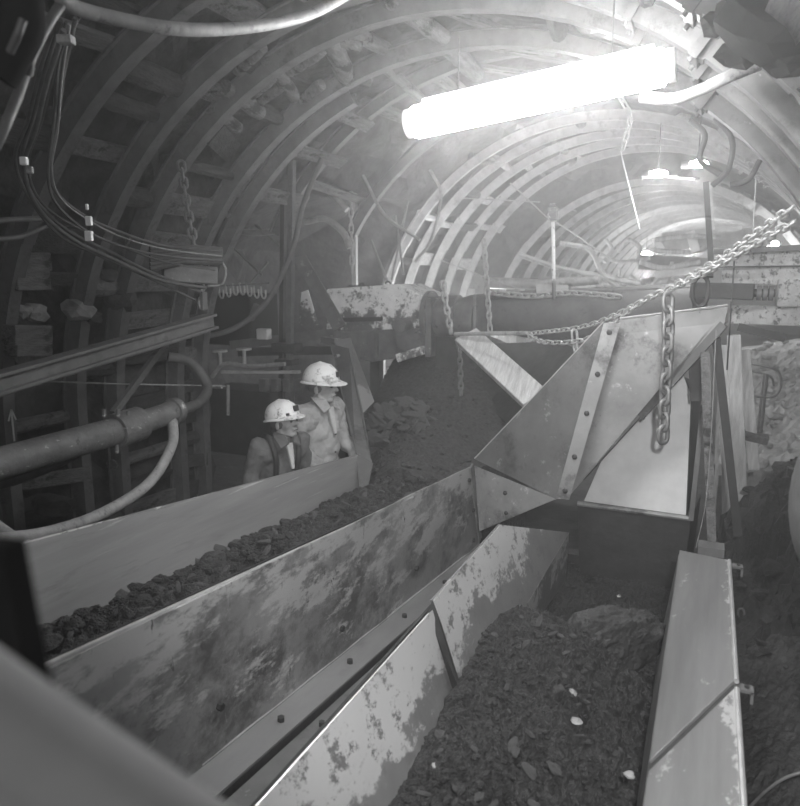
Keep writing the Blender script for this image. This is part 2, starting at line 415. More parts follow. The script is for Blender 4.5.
# ---------------------------------------------------------------- lagging between arches
def board_mb(kind, L, w, h):
    mb = MB()
    if kind == 'log':
        mb.tube([(0, -L/2, 0), (0, -L/4, .006), (0, L/4, -.004), (0, L/2, 0)], [w*.42, w*.47, w*.45, w*.4], 9)
    else:
        mb.box((0, 0, 0), (w, L, h))
    return mb
protos = {}
def lag(Y0, Y1, a_deg, R, z0, group, label, mname, first={}):
    L = (Y1-Y0)*random.uniform(.95, 1.12); kind = 'log' if random.random() < .35 else 'board'
    key = (kind, random.randint(0, 1), mname)
    a = math.radians(a_deg); Ym = (Y0+Y1)/2+random.uniform(-.04, .04)
    if a_deg > 180: p = Vector((Xc(Ym)-R-.13, Ym, z0-(a_deg-180)*.035)); rz = PI
    elif a_deg < 0: p = Vector((Xc(Ym)+R+.13, Ym, z0+a_deg*.035)); rz = 0
    else: p = Vector((Xc(Ym)+(R+.13)*math.cos(a), Ym, z0+(R+.13)*math.sin(a))); rz = a
    if key not in protos:
        o = link('lagging_board' if kind == 'board' else 'lagging_pole', board_mb(kind, 1, [.13, .18][key[1]], [.035, .05][key[1]]), mname, org=(0, 0, 0))
        protos[key] = o; o['first'] = 1
    src = protos[key]
    if 'first' in src.keys(): o = src; del o['first']
    else: o = src.copy(); COL.objects.link(o)
    o.location = p; o.scale = (random.uniform(.7, 1.1), L, 1)
    o.rotation_euler = (random.uniform(-.06, .06), PI/2-rz+random.uniform(-.15, .15), random.uniform(-.13, .13) if random.random() < .6 else random.uniform(-.8, .8))
    tag(o, label, 'timber', group)
nl = 0
allY = archY+midY
for Y0, Y1 in zip(allY, allY[1:]):
    if Y0 < 1.5: continue
    Ym = (Y0+Y1)/2; R = RR(Ym); z0 = zc(Ym)
    degs = [d+random.uniform(-1, 1) for d in range(-24, 212, 7 if Y0 < 5.4 else 11)]
    for d in degs:
        if random.random() < .22: continue
        if Y0 > 5.4 and (d > 142 or d < 20): continue
        if d < 25 and Y0 < 4.5: continue
        side = 'on the left wall' if d > 135 else ('overhead' if d > 45 else 'on the right wall')
        if Y0 < 5.4: lag(Y0, Y1, d, R, z0, 'lagging timbers '+side+' of the near arches', 'dark lagging timber wedged between the near steel arches '+side, random.choice(['wood', 'wooddark', 'wooddark']))
        else: lag(Y0, Y1, d, R, z0, 'lagging timbers over the drive unit', 'hazy lagging timber between the arches above the drive unit', 'wood')
        nl += 1
for Y0, Y1 in zip(midY2, midY2[1:]+[13.2]):
    for d in range(60, 205, 12):
        if nl >= 290: break
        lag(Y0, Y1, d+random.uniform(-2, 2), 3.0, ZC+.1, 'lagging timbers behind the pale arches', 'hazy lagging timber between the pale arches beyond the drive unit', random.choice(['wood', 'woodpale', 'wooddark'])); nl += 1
mb = MB()
for Y0, Y1 in zip(farY, farY[1:]):
    for d in range(5, 180, 9):
        a = math.radians(d+random.uniform(-2, 2)); Ym = (Y0+Y1)/2
        R_ = Matrix.Rotation(PI/2-a, 3, 'Y')@Matrix.Rotation(random.uniform(-.1, .1), 3, 'Z')
        mb.box((Xc(Ym)+2.83*math.cos(a), Ym, ZC+2.83*math.sin(a)), (.12, .95, .03), R_)
tag(link('lagging_boards', mb, 'wood'), 'mass of small lagging boards lining the far end of the tunnel', 'timber', kind='stuff')

def at_r(px, py, r):        # point of the roof curve seen in that direction
    w = WM @ Vector((px-400, 403-py, -F)); x0 = -1.8; dz = CAMZ-ZC
    a = w.x**2+w.z**2; b = 2*((0-x0)*w.x+dz*w.z); c = x0**2+dz**2-r*r
    t = (-b+math.sqrt(b*b-4*a*c))/(2*a); return CAM+w*t
# short round timbers jammed above the arches
for k, (a, b, r_) in enumerate([((327, 32), (347, 78), .075), ((288, 70), (321, 48), .06), ((266, 58), (294, 96), .055), ((225, 87), (260, 113), .06), ((209, 108), (238, 128), .05), ((249, 95), (272, 75), .055), ((331, 38), (360, 46), .045), ((384, -4), (444, 38), .06), ((348, 24), (396, 10), .045), ((255, 104), (282, 86), .04), ((236, 70), (262, 46), .05), ((300, 100), (322, 84), .045)]):
    A_ = at_r(*a, 2.80); B_ = at_r(*b, 2.76); m_ = lerp(A_, B_, .5)
    tag(link('roof_pole', MB().tube([A_, lerp(A_, m_, .5), m_, lerp(m_, B_, .5), B_], [r_*.85, r_, r_*.96, r_*1.02, r_*.9], 12), 'wood', smooth=True), 'short round timber jammed at a slant between the roof arches at upper left', 'timber', 'round timbers jammed between the roof arches')
# stacked wall blocks at far left between the legs
for k, (px, py, w, h) in enumerate([(27, 262, 36, 18), (27, 280, 34, 20), (27, 335, 38, 20), (28, 350, 36, 12), (27, 212, 40, 16), (33, 115, 14, 22), (110, 180, 90, 22)]):
    if k == 6: a = at(85, 178, X=-4.35); b = at(150, 183, X=-4.45)
    else: a = at(px-w/2, py, X=-4.35); b = at(px+w/2, py, X=-4.35)
    hh = h/700*(a-CAM).length*.9
    tag(link('packing_block', MB().beam(a, b, .14, hh), 'wood' if k % 2 else 'palecloth' if k == 5 else 'wood', bevel=.008),
        ['upper of two rough blocks just above the hung beam at far left', 'lower of two rough blocks just above the hung beam at far left', 'rough packing block just over the beam at the left edge', 'thin packing block against the beam at the left edge', 'packing block behind the cables below the white straps at far left', 'small pale block behind the cable drop in the top left', 'long dark packing baulk behind the strapped cables'][k],
        'block', 'packing blocks in the left wall')
for k, (px, py, r) in enumerate([(78/1, 310, .10), (92, 318, .07), (120, 300, .11), (105, 275, .09), (35, 312, .08), (22, 311, .06), (145, 140, .07), (128, 138, .08), (165, 118, .05), (50, 505, .12)]):
    tag(link('wall_stone', MB().lump(at(px, py, X=-4.42), r, k, .8), 'palerock' if k in (0, 4, 5, 6, 7) else 'rock'), 'loose stone lodged in the left wall between the arch legs', 'stone', 'stones lodged in the left wall')

# ================================================================ LEFT CONVEYOR (two side plates, coal inside)
def strip_points(a0, a1, n): return [lerp(a0, a1, i/n) for i in range(n+1)]
LC = thing('conveyor_trough', 'long left conveyor trough of worn steel plates carrying coal past the two miners', 'conveyor', (-2.0, 3, 0))
# front plate A
At0 = at(40, 670, X=-1.65); At1 = at(470, 465, X=-1.65); Ab0 = at(199, 767, X=-1.65); Ab1 = at(478, 545, X=-1.65)
def ext(a, b, Y): return a+(b-a)*((Y-a.y)/(b.y-a.y))
Atn = ext(At0, At1, .35); Abn = ext(Ab0, Ab1, .35)
Atm = lerp(At0, At1, .7)+Vector((0, 0, -.035))
link('front_side_plate', bipatch([Atn, At1+Vector((0, 0, -.012)), Ab1, Abn], 60, 10, .012, .008), 'plate', LC, smooth=True)
link('top_edge', MB().tube([Atn+Vector((0, 0, .006)), At0+Vector((0, 0, .006)), lerp(At0, At1, .35)+Vector((0, 0, -.012)), Atm+Vector((0, 0, .004))], .009, 8), 'edge', LC, smooth=True)
# second lip behind front plate
o1 = Vector((-.035, 0, .01))
link('inner_lip', MB().plate([Atn+o1, Atm+o1, Atm+o1+Vector((0, 0, -.12)), Atn+o1+Vector((0, 0, -.12))], .008), 'dark', LC)
# bolts on plate
for px, py in [(218, 706), (340, 628), (415, 568), (472, 540), (468, 480), (472, 510)]:
    p = at(px, py, X=-1.64)
    link('bolt', MB().cyl(p+Vector((-.01, 0, 0)), p+Vector((.022, 0, 0)), .016, 6), 'dark', LC)
# vertical joint strap at far end
ja = at(471, 466, X=-1.635); jb = at(480, 540, X=-1.635)
link('joint_strap', MB().beam(ja, jb, .012, .07, up=(0, 1, 0)), 'chutepale', LC)
# flange channels below front plate
f0, f1 = Abn, Ab1
d1 = Vector((.16, 0, -.01)); d2 = Vector((.175, 0, -.045)); d3 = Vector((.29, 0, -.05))
link('flange', MB().plate([f0, f1, f1+d1, f0+d1], .012), 'plateB', LC)
link('lower_flange', MB().plate([f0+d2, f1+d2, f1+d3, f0+d3], .012), 'chute', LC)
link('flange_web', MB().plate([f0+d1, f1+d1, f1+d1+Vector((0, 0, -.2)), f0+d1+Vector((0, 0, -.2))], .01), 'dark', LC)
link('edge_bead', MB().tube([Ab0+Vector((.012, 0, .012)), Ab1+Vector((.012, 0, .012))], .006, 6), 'edge', LC)
for t in (.12, .3, .5, .7, .86):
    p = lerp(Ab0, Ab1, t)
    link('bolt', MB().cyl(p+Vector((.09, 0, 0)), p+Vector((.09, 0, .02)), .016, 6), 'dark', LC)
    link('bolt', MB().cyl(p+Vector((.23, .1, -.045)), p+Vector((.23, .1, -.025)), .014, 6), 'dark', LC)
# back plate B
Bt0 = at(10, 548, Z=1.35); Bt1 = at(360, 455, Z=1.15)
Bl0 = at(75, 628, Z=.98); Bl1 = at(363, 494, Z=.86)
Btn = ext(Bt0, Bt1, .6); Bln = ext(Bl0, Bl1, .6)
link('back_side_plate', bipatch([Btn, Bt1, Bl1+Vector((.04, 0, -.12)), Bln+Vector((.04, 0, -.12))], 40, 6, .012, .006), 'plateB', LC, smooth=True)
link('back_rim', MB().tube([Btn, Bt1], .010, 8), 'plateC', LC)
# outer support of back plate, bed and legs down to the floor
link('bed', MB().plate([(-2.35, .4, .75), (-2.3, 5.0, .45), (-1.68, 5.0, .35), (-1.68, .4, .65)], .03), 'dark', LC)
for y in (1.0, 2.6, 4.3):
    link('leg', MB().box((-2.28, y, .3), (.08, .08, .62)), 'dark', LC); link('leg', MB().box((-1.75, y, .25), (.08, .08, .52)), 'dark', LC)
link('outer_skirt', MB().plate([Btn+Vector((-.03, 0, -.02)), Bt1+Vector((-.03, 0, -.02)), Bt1+Vector((-.03, 0, -.75)), Btn+Vector((-.03, 0, -.75))], .012), 'dark', LC)
# end gusset
g = [at(356, 453, Z=1.17), at(373, 463, Z=1.12), at(368, 488, Z=.95), at(360, 492, Z=.93)]
link('end_gusset', MB().plate(g, .012), 'chute', LC)

def mid_coal(u, v):
    y = .55+(5.2-.55)*u
    x0 = pw(y, [(.55, -.84), (2.4, -.88), (3.2, -.9), (4.0, -.82), (5.2, -.95)]); x1 = pw(y, [(.55, -.11), (3.9, -.11), (5.2, .0)])
    x = x0+(x1-x0)*v
    base = pw(y, [(.55, .66), (2.2, .69), (2.9, .74), (3.15, .72), (3.5, .45), (3.8, .30), (5.2, .26)])
    crown = pw(y, [(.55, .13), (2.6, .15), (3.0, .12), (3.4, .05), (3.9, 0)])
    side = pw(y, [(.55, .10), (2.2, .12), (2.9, .30), (3.4, .16), (3.9, 0)])
    return (x, y, base+crown*math.sin(PI*v**.8)-side*v**2.2)
# ---- coal helpers
def coalfield(name, corners_fn, nu, nv, amp, matn, label, seed=0, cat='coal', lumps=0, lr=(.015, .04), thick=.25, big=0):
    mb = MB(); vs = []; fs = []
    sv = Vector((seed*7.3, seed*2.1, 0))
    for i in range(nu+1):
        for j in range(nv+1):
            u, v = i/nu, j/nv; p = Vector(corners_fn(u, v)); e = min(1, 6*min(u, 1-u, v, 1-v)+.25)
            q = p+sv
            d = amp*(1.0*noise.noise(q*3)+.8*abs(noise.noise(q*9))+.6*abs(noise.noise(q*20))+.5*noise.noise(q*42)+.35*noise.noise(q*85))
            vs.append(p+Vector((.4*amp*noise.noise(q*22+sv), .4*amp*noise.noise(q*25), d*e)))
    W = nv+1
    for i in range(nu):
        for j in range(nv): fs.append((i*W+j, i*W+j+1, (i+1)*W+j+1, (i+1)*W+j))
    # skirt
    n0 = len(vs); edge = [(i, 0) for i in range(nu+1)]+[(nu, j) for j in range(1, nv+1)]+[(i, nv) for i in range(nu-1, -1, -1)]+[(0, j) for j in range(nv-1, 0, -1)]
    for (i, j) in edge: vs.append(vs[i*W+j]+Vector((0, 0, -thick)))
    m = len(edge)
    for k in range(m):
        a = edge[k]; b = edge[(k+1) % m]
        fs.append((a[0]*W+a[1], b[0]*W+b[1], n0+(k+1) % m, n0+k))
    mb.add(vs, fs)
    rnd = random.Random(seed)
    for k in range(lumps):
        u, v = rnd.uniform(.01, .99), rnd.uniform(.03, .97); p = Vector(corners_fn(u, v)); r = lr[0]+(lr[1]-lr[0])*rnd.random()**3
        bm_ = MB().lump((0, 0, 0), r, k*.37+seed, .6); ang = rnd.uniform(0, 6.28); R_ = Matrix.Rotation(ang, 3, 'Z')@Matrix.Rotation(rnd.uniform(-.6, .6), 3, 'X')
        mb.add([p+Vector((0, 0, amp*.5))+R_@w for w in bm_.v], bm_.f)
    o = link(name, mb, matn); tag(o, label, cat, kind='stuff'); return o
def left_coal(u, v):      # u along conveyor, v from back to front plate
    y = .8+(4.75-.8)*u
    b = ext(Bl0, Bl1, y)+Vector((.015, 0, .03)); a = ext(At0, At1, y)+Vector((-.05, 0, -.10-.05*u))
    p = lerp(b, a, v); p.z += .06*math.sin(PI*v); return p
coalfield('coal_bed', left_coal, 360, 60, .05, 'coal', 'broken coal lying in the long left conveyor trough', 1, lumps=500, lr=(.008, .045))
def heap_back(u, v):
    y = 4.6+3.6*u
    x0 = pw(y, [(4.6, -2.32), (5.0, -2.5), (5.4, -2.95), (8.2, -3.6)]); x1 = pw(y, [(4.6, -1.72), (5.1, -1.7), (6.0, -1.45), (8.2, -1.9)])
    x = x0+(x1-x0)*v
    z = pw(y, [(4.6, .86), (5.2, .92), (6.2, 1.08), (7.2, 1.38), (8.2, 1.62)])+.16*math.sin(PI*min(1, v*1.15))
    z -= .3*max(0, v-.75)*4*.25*min(1, (y-4.8))
    return (x, y, z)
coalfield('coal_slope', heap_back, 150, 60, .030, 'coalfine', 'broad slope of fine coal running up behind the left trough', 2, lumps=120, lr=(.012, .035), thick=.9)
def lump_pile(u, v):
    r = u*.42; a = v*2*PI
    c = at(392, 425, Y=5.6); z = 1.14+.15*(1-u*u)
    return (c.x+r*math.cos(a)*.9, c.y+r*math.sin(a)*1.1, z)
mb = MB(); rnd = random.Random(5)
c0 = at(393, 430, Y=5.55)
lump_spots = []
for k in range(150):
    a = rnd.uniform(0, 2*PI); r = .36*math.sqrt(rnd.random()); x = c0.x+r*math.cos(a)*.85; y = c0.y+r*math.sin(a)*1.3
    yy = (y-4.6)/3.6; x0_ = heap_back(yy, 0)[0]; x1_ = heap_back(yy, 1)[0]; z = heap_back(yy, max(0, min(1, (x-x0_)/(x1_-x0_))))[2]+.02+.16*(1-(r/.38)**1.6)*rnd.uniform(.3, 1.1)
    lump_spots.append((x, y, z, rnd.uniform(.025, .06), k))
lp = []
for k in range(4): lp.append(link('coal_lump', MB().lump((0, 0, 0), 1, k+3, .5), 'slab', org=(0, 0, 0)))
for i, (x, y, z, r, k) in enumerate(lump_spots):
    o = lp[i] if i < 4 else lp[i % 4].copy()
    if i >= 4: COL.objects.link(o)
    o.location = (x, y, z); o.scale = (r*1.5, r, r*.8); o.rotation_euler = (rnd.uniform(-.9, .9), rnd.uniform(-.9, .9), rnd.uniform(0, 6.28))
    tag(o, 'small slab of coal in the loose pile beside the upright plate by the miners', 'coal lump', 'loose coal slabs beside the upright plate')

for grp, fn, n_, lab in (('coal lumps in the left trough', left_coal, 75, 'coal lump lying on the coal bed of the left trough'), ('coal lumps on the central heap', None, 75, 'coal lump lying on the central heap')):
    for i in range(n_):
        u, v = rnd.uniform(.04, .97), rnd.uniform(.06, .9)
        if fn is None: u *= .55; p = Vector(mid_coal(u, v))+Vector((0, 0, .035))
        else: p = Vector(fn(u, v))+Vector((0, 0, .03))
        r = rnd.uniform(.008, .030) if fn else rnd.uniform(.006, .020)
        o = lp[i % 4].copy(); COL.objects.link(o); o.location = p; o.scale = (r*1.4, r, r*.9); o.rotation_euler = (rnd.uniform(-.9, .9), rnd.uniform(-.9, .9), rnd.uniform(0, 6.28))
        tag(o, lab, 'coal lump', grp)
# dark hopper wall to the right of the coal slope
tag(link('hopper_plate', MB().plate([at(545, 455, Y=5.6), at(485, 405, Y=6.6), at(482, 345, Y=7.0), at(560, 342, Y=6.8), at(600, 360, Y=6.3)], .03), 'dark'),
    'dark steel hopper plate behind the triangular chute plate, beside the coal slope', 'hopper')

# ================================================================ MIDDLE CONVEYOR
MC = thing('feeder_trough', 'wide central trough of scuffed bent steel plates filled with fine coal', 'conveyor', (-.55, 2.6, 0))
c_r0 = at(262, 800, Z=1.0); c_r1 = at(430, 612, Z=1.0); c_n = ext(c_r0, c_r1, .5)
l_0 = at(400, 800, Z=.68); l_1 = at(452, 690, Z=.68); l_n = ext(l_0, l_1, .5)
link('left_deck_plate', bipatch([c_n, c_r1, l_1, l_n], 40, 8, .012, .006), 'plateC', MC, smooth=True)
u0 = at(431, 601, Z=1.03); u1 = at(499, 525, Z=1.03); u3 = at(458, 684, Z=.70); u2 = ray_plane(527, 600, u0, u1, u3)+Vector((0, 0, -.015)); u4 = ray_plane(568, 534, u0, u1, u3)+Vector((0, 0, .01))
u5 = u4+Vector((0, -.02, -.35))
lowv = Vector((.06, 0, -.25))
link('left_deck_plate', bipatch([u0, u1, u2, u3], 24, 8, .012, .005), 'plateC', MC, smooth=True)
link('corner_plate', MB().plate([u1, u4, u2], .012), 'plateC', MC)
link('corner_side', MB().plate([u4, u5, u2+Vector((0, .02, -.2)), u2], .012), 'plateC', MC)
link('left_lower_plate', MB().plate([l_n, l_1, l_1+lowv, l_n+lowv], .01), 'chute', MC)
link('left_lower_plate', MB().plate([u3, u2, u2+lowv, u3+lowv], .01), 'chute', MC)
link('joint_strip', MB().plate([at(428, 613, Z=1.0), at(433, 600, Z=1.035), at(459, 684, Z=.735), at(453, 692, Z=.67)], .03), 'dark', MC)
link('rim_bead', MB().tube([c_n, c_r1], .004, 8), 'edge', MC); link('rim_bead', MB().tube([u0, u1], .007, 8), 'plateC', MC)
link('outer_wall', MB().plate([c_n+Vector((-.012, 0, -.01)), u1+Vector((-.012, 0, -.04)), u1+Vector((-.012, 0, -.9)), c_n+Vector((-.012, 0, -.9))], .012), 'dark', MC)
# right side decks
r0 = at(645, 800, Z=.9); r1 = at(680, 551, Z=.9); q0 = at(741, 800, Z=1.0); q1 = at(728, 561, Z=1.0)
rn = ext(r0, r1, .7); qn = ext(q0, q1, .7)
rs = ext(r0, r1, at(637, 770, Z=.9).y); qs = ext(q0, q1, at(737, 690, Z=1.0).y)
rs2 = ext(r0, r1, rs.y+.05); qs2 = ext(q0, q1, qs.y+.05)
link('right_deck_plate', MB().plate([rn, rs, qs, qn], .014), 'plateR', MC, bevel=.003)
link('right_deck_plate', MB().plate([rs2, r1, q1, qs2], .014), 'plateR', MC, bevel=.003)
link('joint_strip', MB().plate([rs+Vector((0, -.01, -.015)), rs2+Vector((0, .01, -.015)), qs2+Vector((0, .01, -.015)), qs+Vector((0, -.01, -.015))], .02), 'dark', MC)
link('rim_bead', MB().tube([qn+Vector((.006, 0, .004)), qs+Vector((.006, 0, .004))], .009, 8), 'edge', MC)
link('rim_bead', MB().tube([qs2+Vector((.006, 0, .004)), q1+Vector((.006, 0, .004))], .009, 8), 'edge', MC)
link('right_inner_wall', MB().plate([rn+Vector((0, 0, -.02)), r1+Vector((0, 0, -.02)), r1+Vector((-.06, 0, -.5)), rn+Vector((-.06, 0, -.5))], .012), 'chute', MC)
link('right_outer_wall', MB().plate([qn+Vector((0, 0, -.02)), q1+Vector((0, 0, -.02)), q1+Vector((.02, 0, -.96)), qn+Vector((.02, 0, -.96))], .012), 'dark', MC)
# brackets
for (bx, by), nm in (((735, 566), 0), ((742, 688), 1)):
    p = at(bx, by, Z=.985)
    mbb = MB(); mbb.box(p+Vector((.005, 0, .0)), (.06, .045, .010)); mbb.box(p+Vector((.032, 0, -.02)), (.010, .045, .045))
    br = link('bracket', mbb, 'chute', MC)
    link('bolt', MB().cyl(p+Vector((.015, 0, .004)), p+Vector((.015, 0, .014)), .008, 6), 'dark', br)
link('bed', MB().plate([(-.98, .4, .3), (-.98, 5.4, .2), (.1, 5.4, .2), (.1, .4, .3)], .03), 'dark', MC)
coalfield('coal_heap', mid_coal, 420, 130, .05, 'coal', 'heap of fine crumbly coal filling the wide central trough', 3, lumps=2200, lr=(.004, .020), thick=.35)
rmb = MB(); bm = bmesh.new(); bmesh.ops.create_icosphere(bm, subdivisions=5, radius=1); Rr = Matrix.Rotation(-.75, 3, 'Z')@Matrix.Rotation(.0, 3, 'X'); rc_ = at(610, 642, Z=.66)
rvs = []
for v in bm.verts:
    q = v.co.copy(); k = 1+.30*noise.noise(q*1.3)+.14*noise.noise(q*3.5)+.08*noise.noise(q*9); rvs.append(rc_+Rr@Vector((q.x*.12*k, q.y*.27*k, q.z*.17*k)))
rmb.add(rvs, [tuple(v.index for v in f.verts) for f in bm.faces]); bm.free()
tag(link('rock', rmb, 'dustrock'), 'large rounded coal-dusted rock at the far end of the central coal heap', 'rock')
for k, (px, py, r) in enumerate([(438, 766, .018), (571, 693, .02), (619, 596, .012), (577, 721, .018), (540, 690, .014), (630, 775, .016)]):
    tag(link('stone_chip', MB().lump(at(px, py, Z=.79 if k != 2 else .5), r, k+31, .6), 'palerock'),
        ['pale chip at the near left edge of the central coal heap', 'pale sliver in the middle of the coal heap', 'tiny chip beyond the big rock', 'grey chip low in the coal heap centre', 'small grey chip left of the heap centre', 'white chip at the corner of the right deck plate'][k], 'stone', 'pale chips in the coal')

# ================================================================ CHUTE
CH = thing('transfer_chute', 'large folded sheet steel transfer chute with riveted strap above the central trough', 'chute', (-.7, 4.8, 0))
A_ = at(475, 459, Y=5.0); B_ = at(604, 322, Y=4.75); C_ = at(556, 499, Y=4.62); D_ = at(480, 531, Y=4.85); A2_ = at(475, 466, Y=4.99)
link('wing_plate', MB().plate([A_, B_, at(614, 326, Y=4.70), C_], .012), 'chute', CH)
link('lower_wing', MB().plate([A2_, C_, D_], .012), 'chutepale', CH)
link('wing_edge', MB().tube([A_+Vector((0, 0, .004)), lerp(A_, B_, .5)+Vector((0,0,-.005)), B_], .008, 8), 'edge', CH)
s0 = at(612, 323, Y=4.66); s1 = at(563, 499, Y=4.57)
sw = Vector((.05, .01, 0))
link('riveted_strap', MB().plate([s0-sw, s0+sw, s1+sw*.8, s1-sw*.9], .014), 'chutepale', CH)
for t in (.05, .28, .5, .75, .95):
    p = lerp(s0, s1, t)
    link('rivet', MB().ell(p+Vector((0, -.01, 0)), (.018, .014, .018), 6), 'dark', CH, smooth=True)
for px, py in ((505, 493), (506, 513), (533, 502)):
    p = at(px, py, Y=4.75); link('rivet', MB().ell(p, (.016, .014, .016), 6), 'dark', CH, smooth=True)
t0 = at(620, 320, Y=4.72); t1 = at(728, 307, Y=4.55); t2 = at(724, 324, Y=4.55); t3 = at(583, 480, Y=4.85); t4 = at(577, 492, Y=4.82)
link('hood_plate', MB().plate([t0, t1, t2, t3, at(566, 500, Y=4.72)], .012), 'chutepale', CH)
link('hood_edge', MB().tube([t0+Vector((0, 0, .01)), t1+Vector((0, 0, .01))], .008, 6), 'edge', CH)
back = Vector((.02, .55, -.02))
link('hood_roof', MB().plate([t2, t2+back, t3+back, t3], .012), 'dark', CH)
link('hood_lip', MB().beam(t2, lerp(t2, t3, .55), .02, .05), 'chute', CH)
link('post', MB().beam(at(716, 338, Y=4.75), at(738, 535, Y=4.75), .05, .05), 'dark', CH)
link('post', MB().beam(at(705, 352, Y=4.5), at(712, 545, Y=4.4), .06, .05), 'wood', CH)
link('post', MB().beam(at(695, 350, Y=4.8), at(697, 400, Y=4.8), .10, .08), 'dark', CH)
link('post_foot', MB().box(at(711, 549, Y=4.3), (.14, .12, .05)), 'plateR', CH)

# white box
wb = thing('white_panel_box', 'white painted steel box standing upright beneath the chute hood', 'box', at(640, 500, Y=5.1))
w = [at(584, 501, Y=5.05), at(584, 440, Y=5.05), at(640, 372, Y=5.05), at(682, 372, Y=5.05), at(691, 396, Y=5.03), at(686, 515, Y=5.0)]
w[1] = at(606, 452, Y=5.12)
link('front_panel', MB().plate([w[0], w[2], w[3], w[4], w[5]], .012), 'white', wb, bevel=.002)
bk = Vector((.05, .6, 0))
link('side_panel', MB().plate([w[4], w[5], w[5]+bk, w[4]+bk], .012), 'dark', wb)
link('rear_panel', MB().plate([w[0]+bk, w[2]+bk, w[4]+bk, w[5]+bk], .012), 'dark', wb)
lb = thing('bin', 'dark steel bin under the white box, behind the central coal', 'bin', at(630, 600, Y=5.0))
e = [at(578, 503, Y=4.97), at(690, 518, Y=4.9), at(678, 612, Y=4.95), at(580, 590, Y=5.0)]
link('front_panel', MB().plate(e, .014), 'dark', lb)
link('side_panel', MB().plate([e[1], e[1]+bk, e[2]+bk, e[2]], .014), 'dark', lb)
link('rim', MB().tube([e[0]+Vector((0, -.01, 0)), e[1]+Vector((0, -.01, 0))], .018, 8), 'chutepale', lb)
link('corner_angle', MB().beam(at(703, 405, Y=4.9), at(691, 520, Y=4.86), .03, .05, up=(0, 1, 0)), 'chute', lb)

# black void side plate between lower trough end and chute
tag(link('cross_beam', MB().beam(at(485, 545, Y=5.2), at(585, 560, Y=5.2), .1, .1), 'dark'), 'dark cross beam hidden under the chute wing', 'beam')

# timber plank propped from chute to drive
tag(link('timber_prop', MB().beam(at(466, 336, Y=6.0), at(536, 400, Y=5.35), .23, .06, up=(.15, -.75, .75)), 'woodpale', bevel=.006), 'pale split timber prop slanting down to the chute edge', 'timber')

# inclined plates beside the taller miner
bp = thing('deflector_plate', 'tall folded steel deflector plate standing beside the taller miner', 'plate', at(365, 470, Y=5.0))
L0 = [at(330, 344, Y=5.9), at(349, 349, Y=5.7), at(363, 412, Y=5.1), at(372, 463, Y=4.6), at(356, 454, Y=4.62)]
link('front_face', MB().plate(L0, .012), 'chute', bp)
link('side_face', MB().plate([at(334, 341, Y=5.9), at(350, 338, Y=6.1), at(374, 402, Y=5.7), at(362, 414, Y=5.15)], .012), 'plateR', bp)
link('bolt', MB().cyl(at(337, 356, Y=5.6)+Vector((0, -.03, 0)), at(337, 356, Y=5.6)+Vector((0, .03, 0)), .02, 6), 'chutepale', bp)
tag(link('slanted_plate', MB().plate([at(293, 258, Y=6.6), at(306, 256, Y=6.6), at(346, 325, Y=6.3), at(334, 331, Y=6.3)], .02), 'chute'), 'dark narrow steel plate slanting across the end of the drive unit', 'plate')
tag(link('bent_bracket', MB().beam(at(322, 340, Y=6.2), at(343, 343, Y=6.1), .05, .07), 'chipped'), 'small chipped bracket at the top of the deflector plate', 'bracket')

# ================================================================ DRIVE UNIT
du = thing('drive_unit', 'large gearbox drive unit with chipped white paint behind the coal slope', 'machine', at(375, 380, Y=7.3))
def xz(px, py, Y=7.0): return at(px, py, Y=Y)
def prism(mbx, pts, dy):
    n = len(pts); v = [Vector(p) for p in pts]+[Vector(p)+Vector((0, dy, 0)) for p in pts]
    mbx.add(v, [tuple(range(n)), tuple(range(2*n-1, n-1, -1))]+[(i, i+n, (i+1) % n+n, (i+1) % n) for i in range(n)]); return mbx
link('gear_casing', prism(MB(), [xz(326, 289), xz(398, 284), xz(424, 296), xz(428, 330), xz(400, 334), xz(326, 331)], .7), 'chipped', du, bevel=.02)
link('lower_casing', prism(MB(), [xz(340, 332, 6.95), xz(424, 328, 6.95), xz(426, 354, 6.95), xz(372, 362, 6.95), xz(342, 356, 6.95)], .7), 'machine', du, bevel=.012)
link('end_flange', prism(MB(), [xz(425, 297, 6.9), xz(431, 299, 6.9), xz(431, 357, 6.9), xz(425, 357, 6.9)], .8), 'machine', du)
for px in (374, 398): link('casing_rib', prism(MB(), [xz(px, 328, 6.9), xz(px+3, 328, 6.9), xz(px+3, 358, 6.9), xz(px, 358, 6.9)], .1), 'machine', du)
p = xz(403, 325, 6.9); link('shaft_boss', MB().cyl(p+Vector((0, -.12, 0)), p+Vector((0, .1, 0)), .075, 18), 'machine', du, smooth=True)
p = xz(414, 340, 6.9); link('cover', MB().cyl(p+Vector((-.15, 0, -.02)), p+Vector((.12, 0, .02)), .12, 18), 'machine', du, smooth=True)
link('guard', MB().beam(xz(398, 358, 6.8), xz(424, 350, 6.8), .1, .09), 'chipped', du, bevel=.01)
link('name_rail', prism(MB(), [xz(338, 318, 6.93), xz(380, 317, 6.93), xz(380, 321, 6.93), xz(338, 322, 6.93)], .1), 'dark', du)
link('support_frame', MB().beam((-4.0, 7.3, .0), (-4.0, 7.3, 1.6), .12, .12).beam((-3.7, 7.6, 0), (-3.7, 7.6, 1.6), .12, .12), 'dark', du)
for px, py in ((350, 290), (388, 286), (362, 288)): 
    p = xz(px, py, 7.1); link('lifting_lug', MB().tube([p+Vector((.03*math.cos(a), 0, .03*math.sin(a)+.02)) for a in [i*PI/6 for i in range(7)]], .01, 6), 'dark', du)
mo = thing('electric_motor', 'round bodied motor coupled to the right end of the drive unit', 'motor', at(455, 340, Y=7.0))
a = at(431, 316, Y=7.1); b = at(478, 318, Y=7.1)
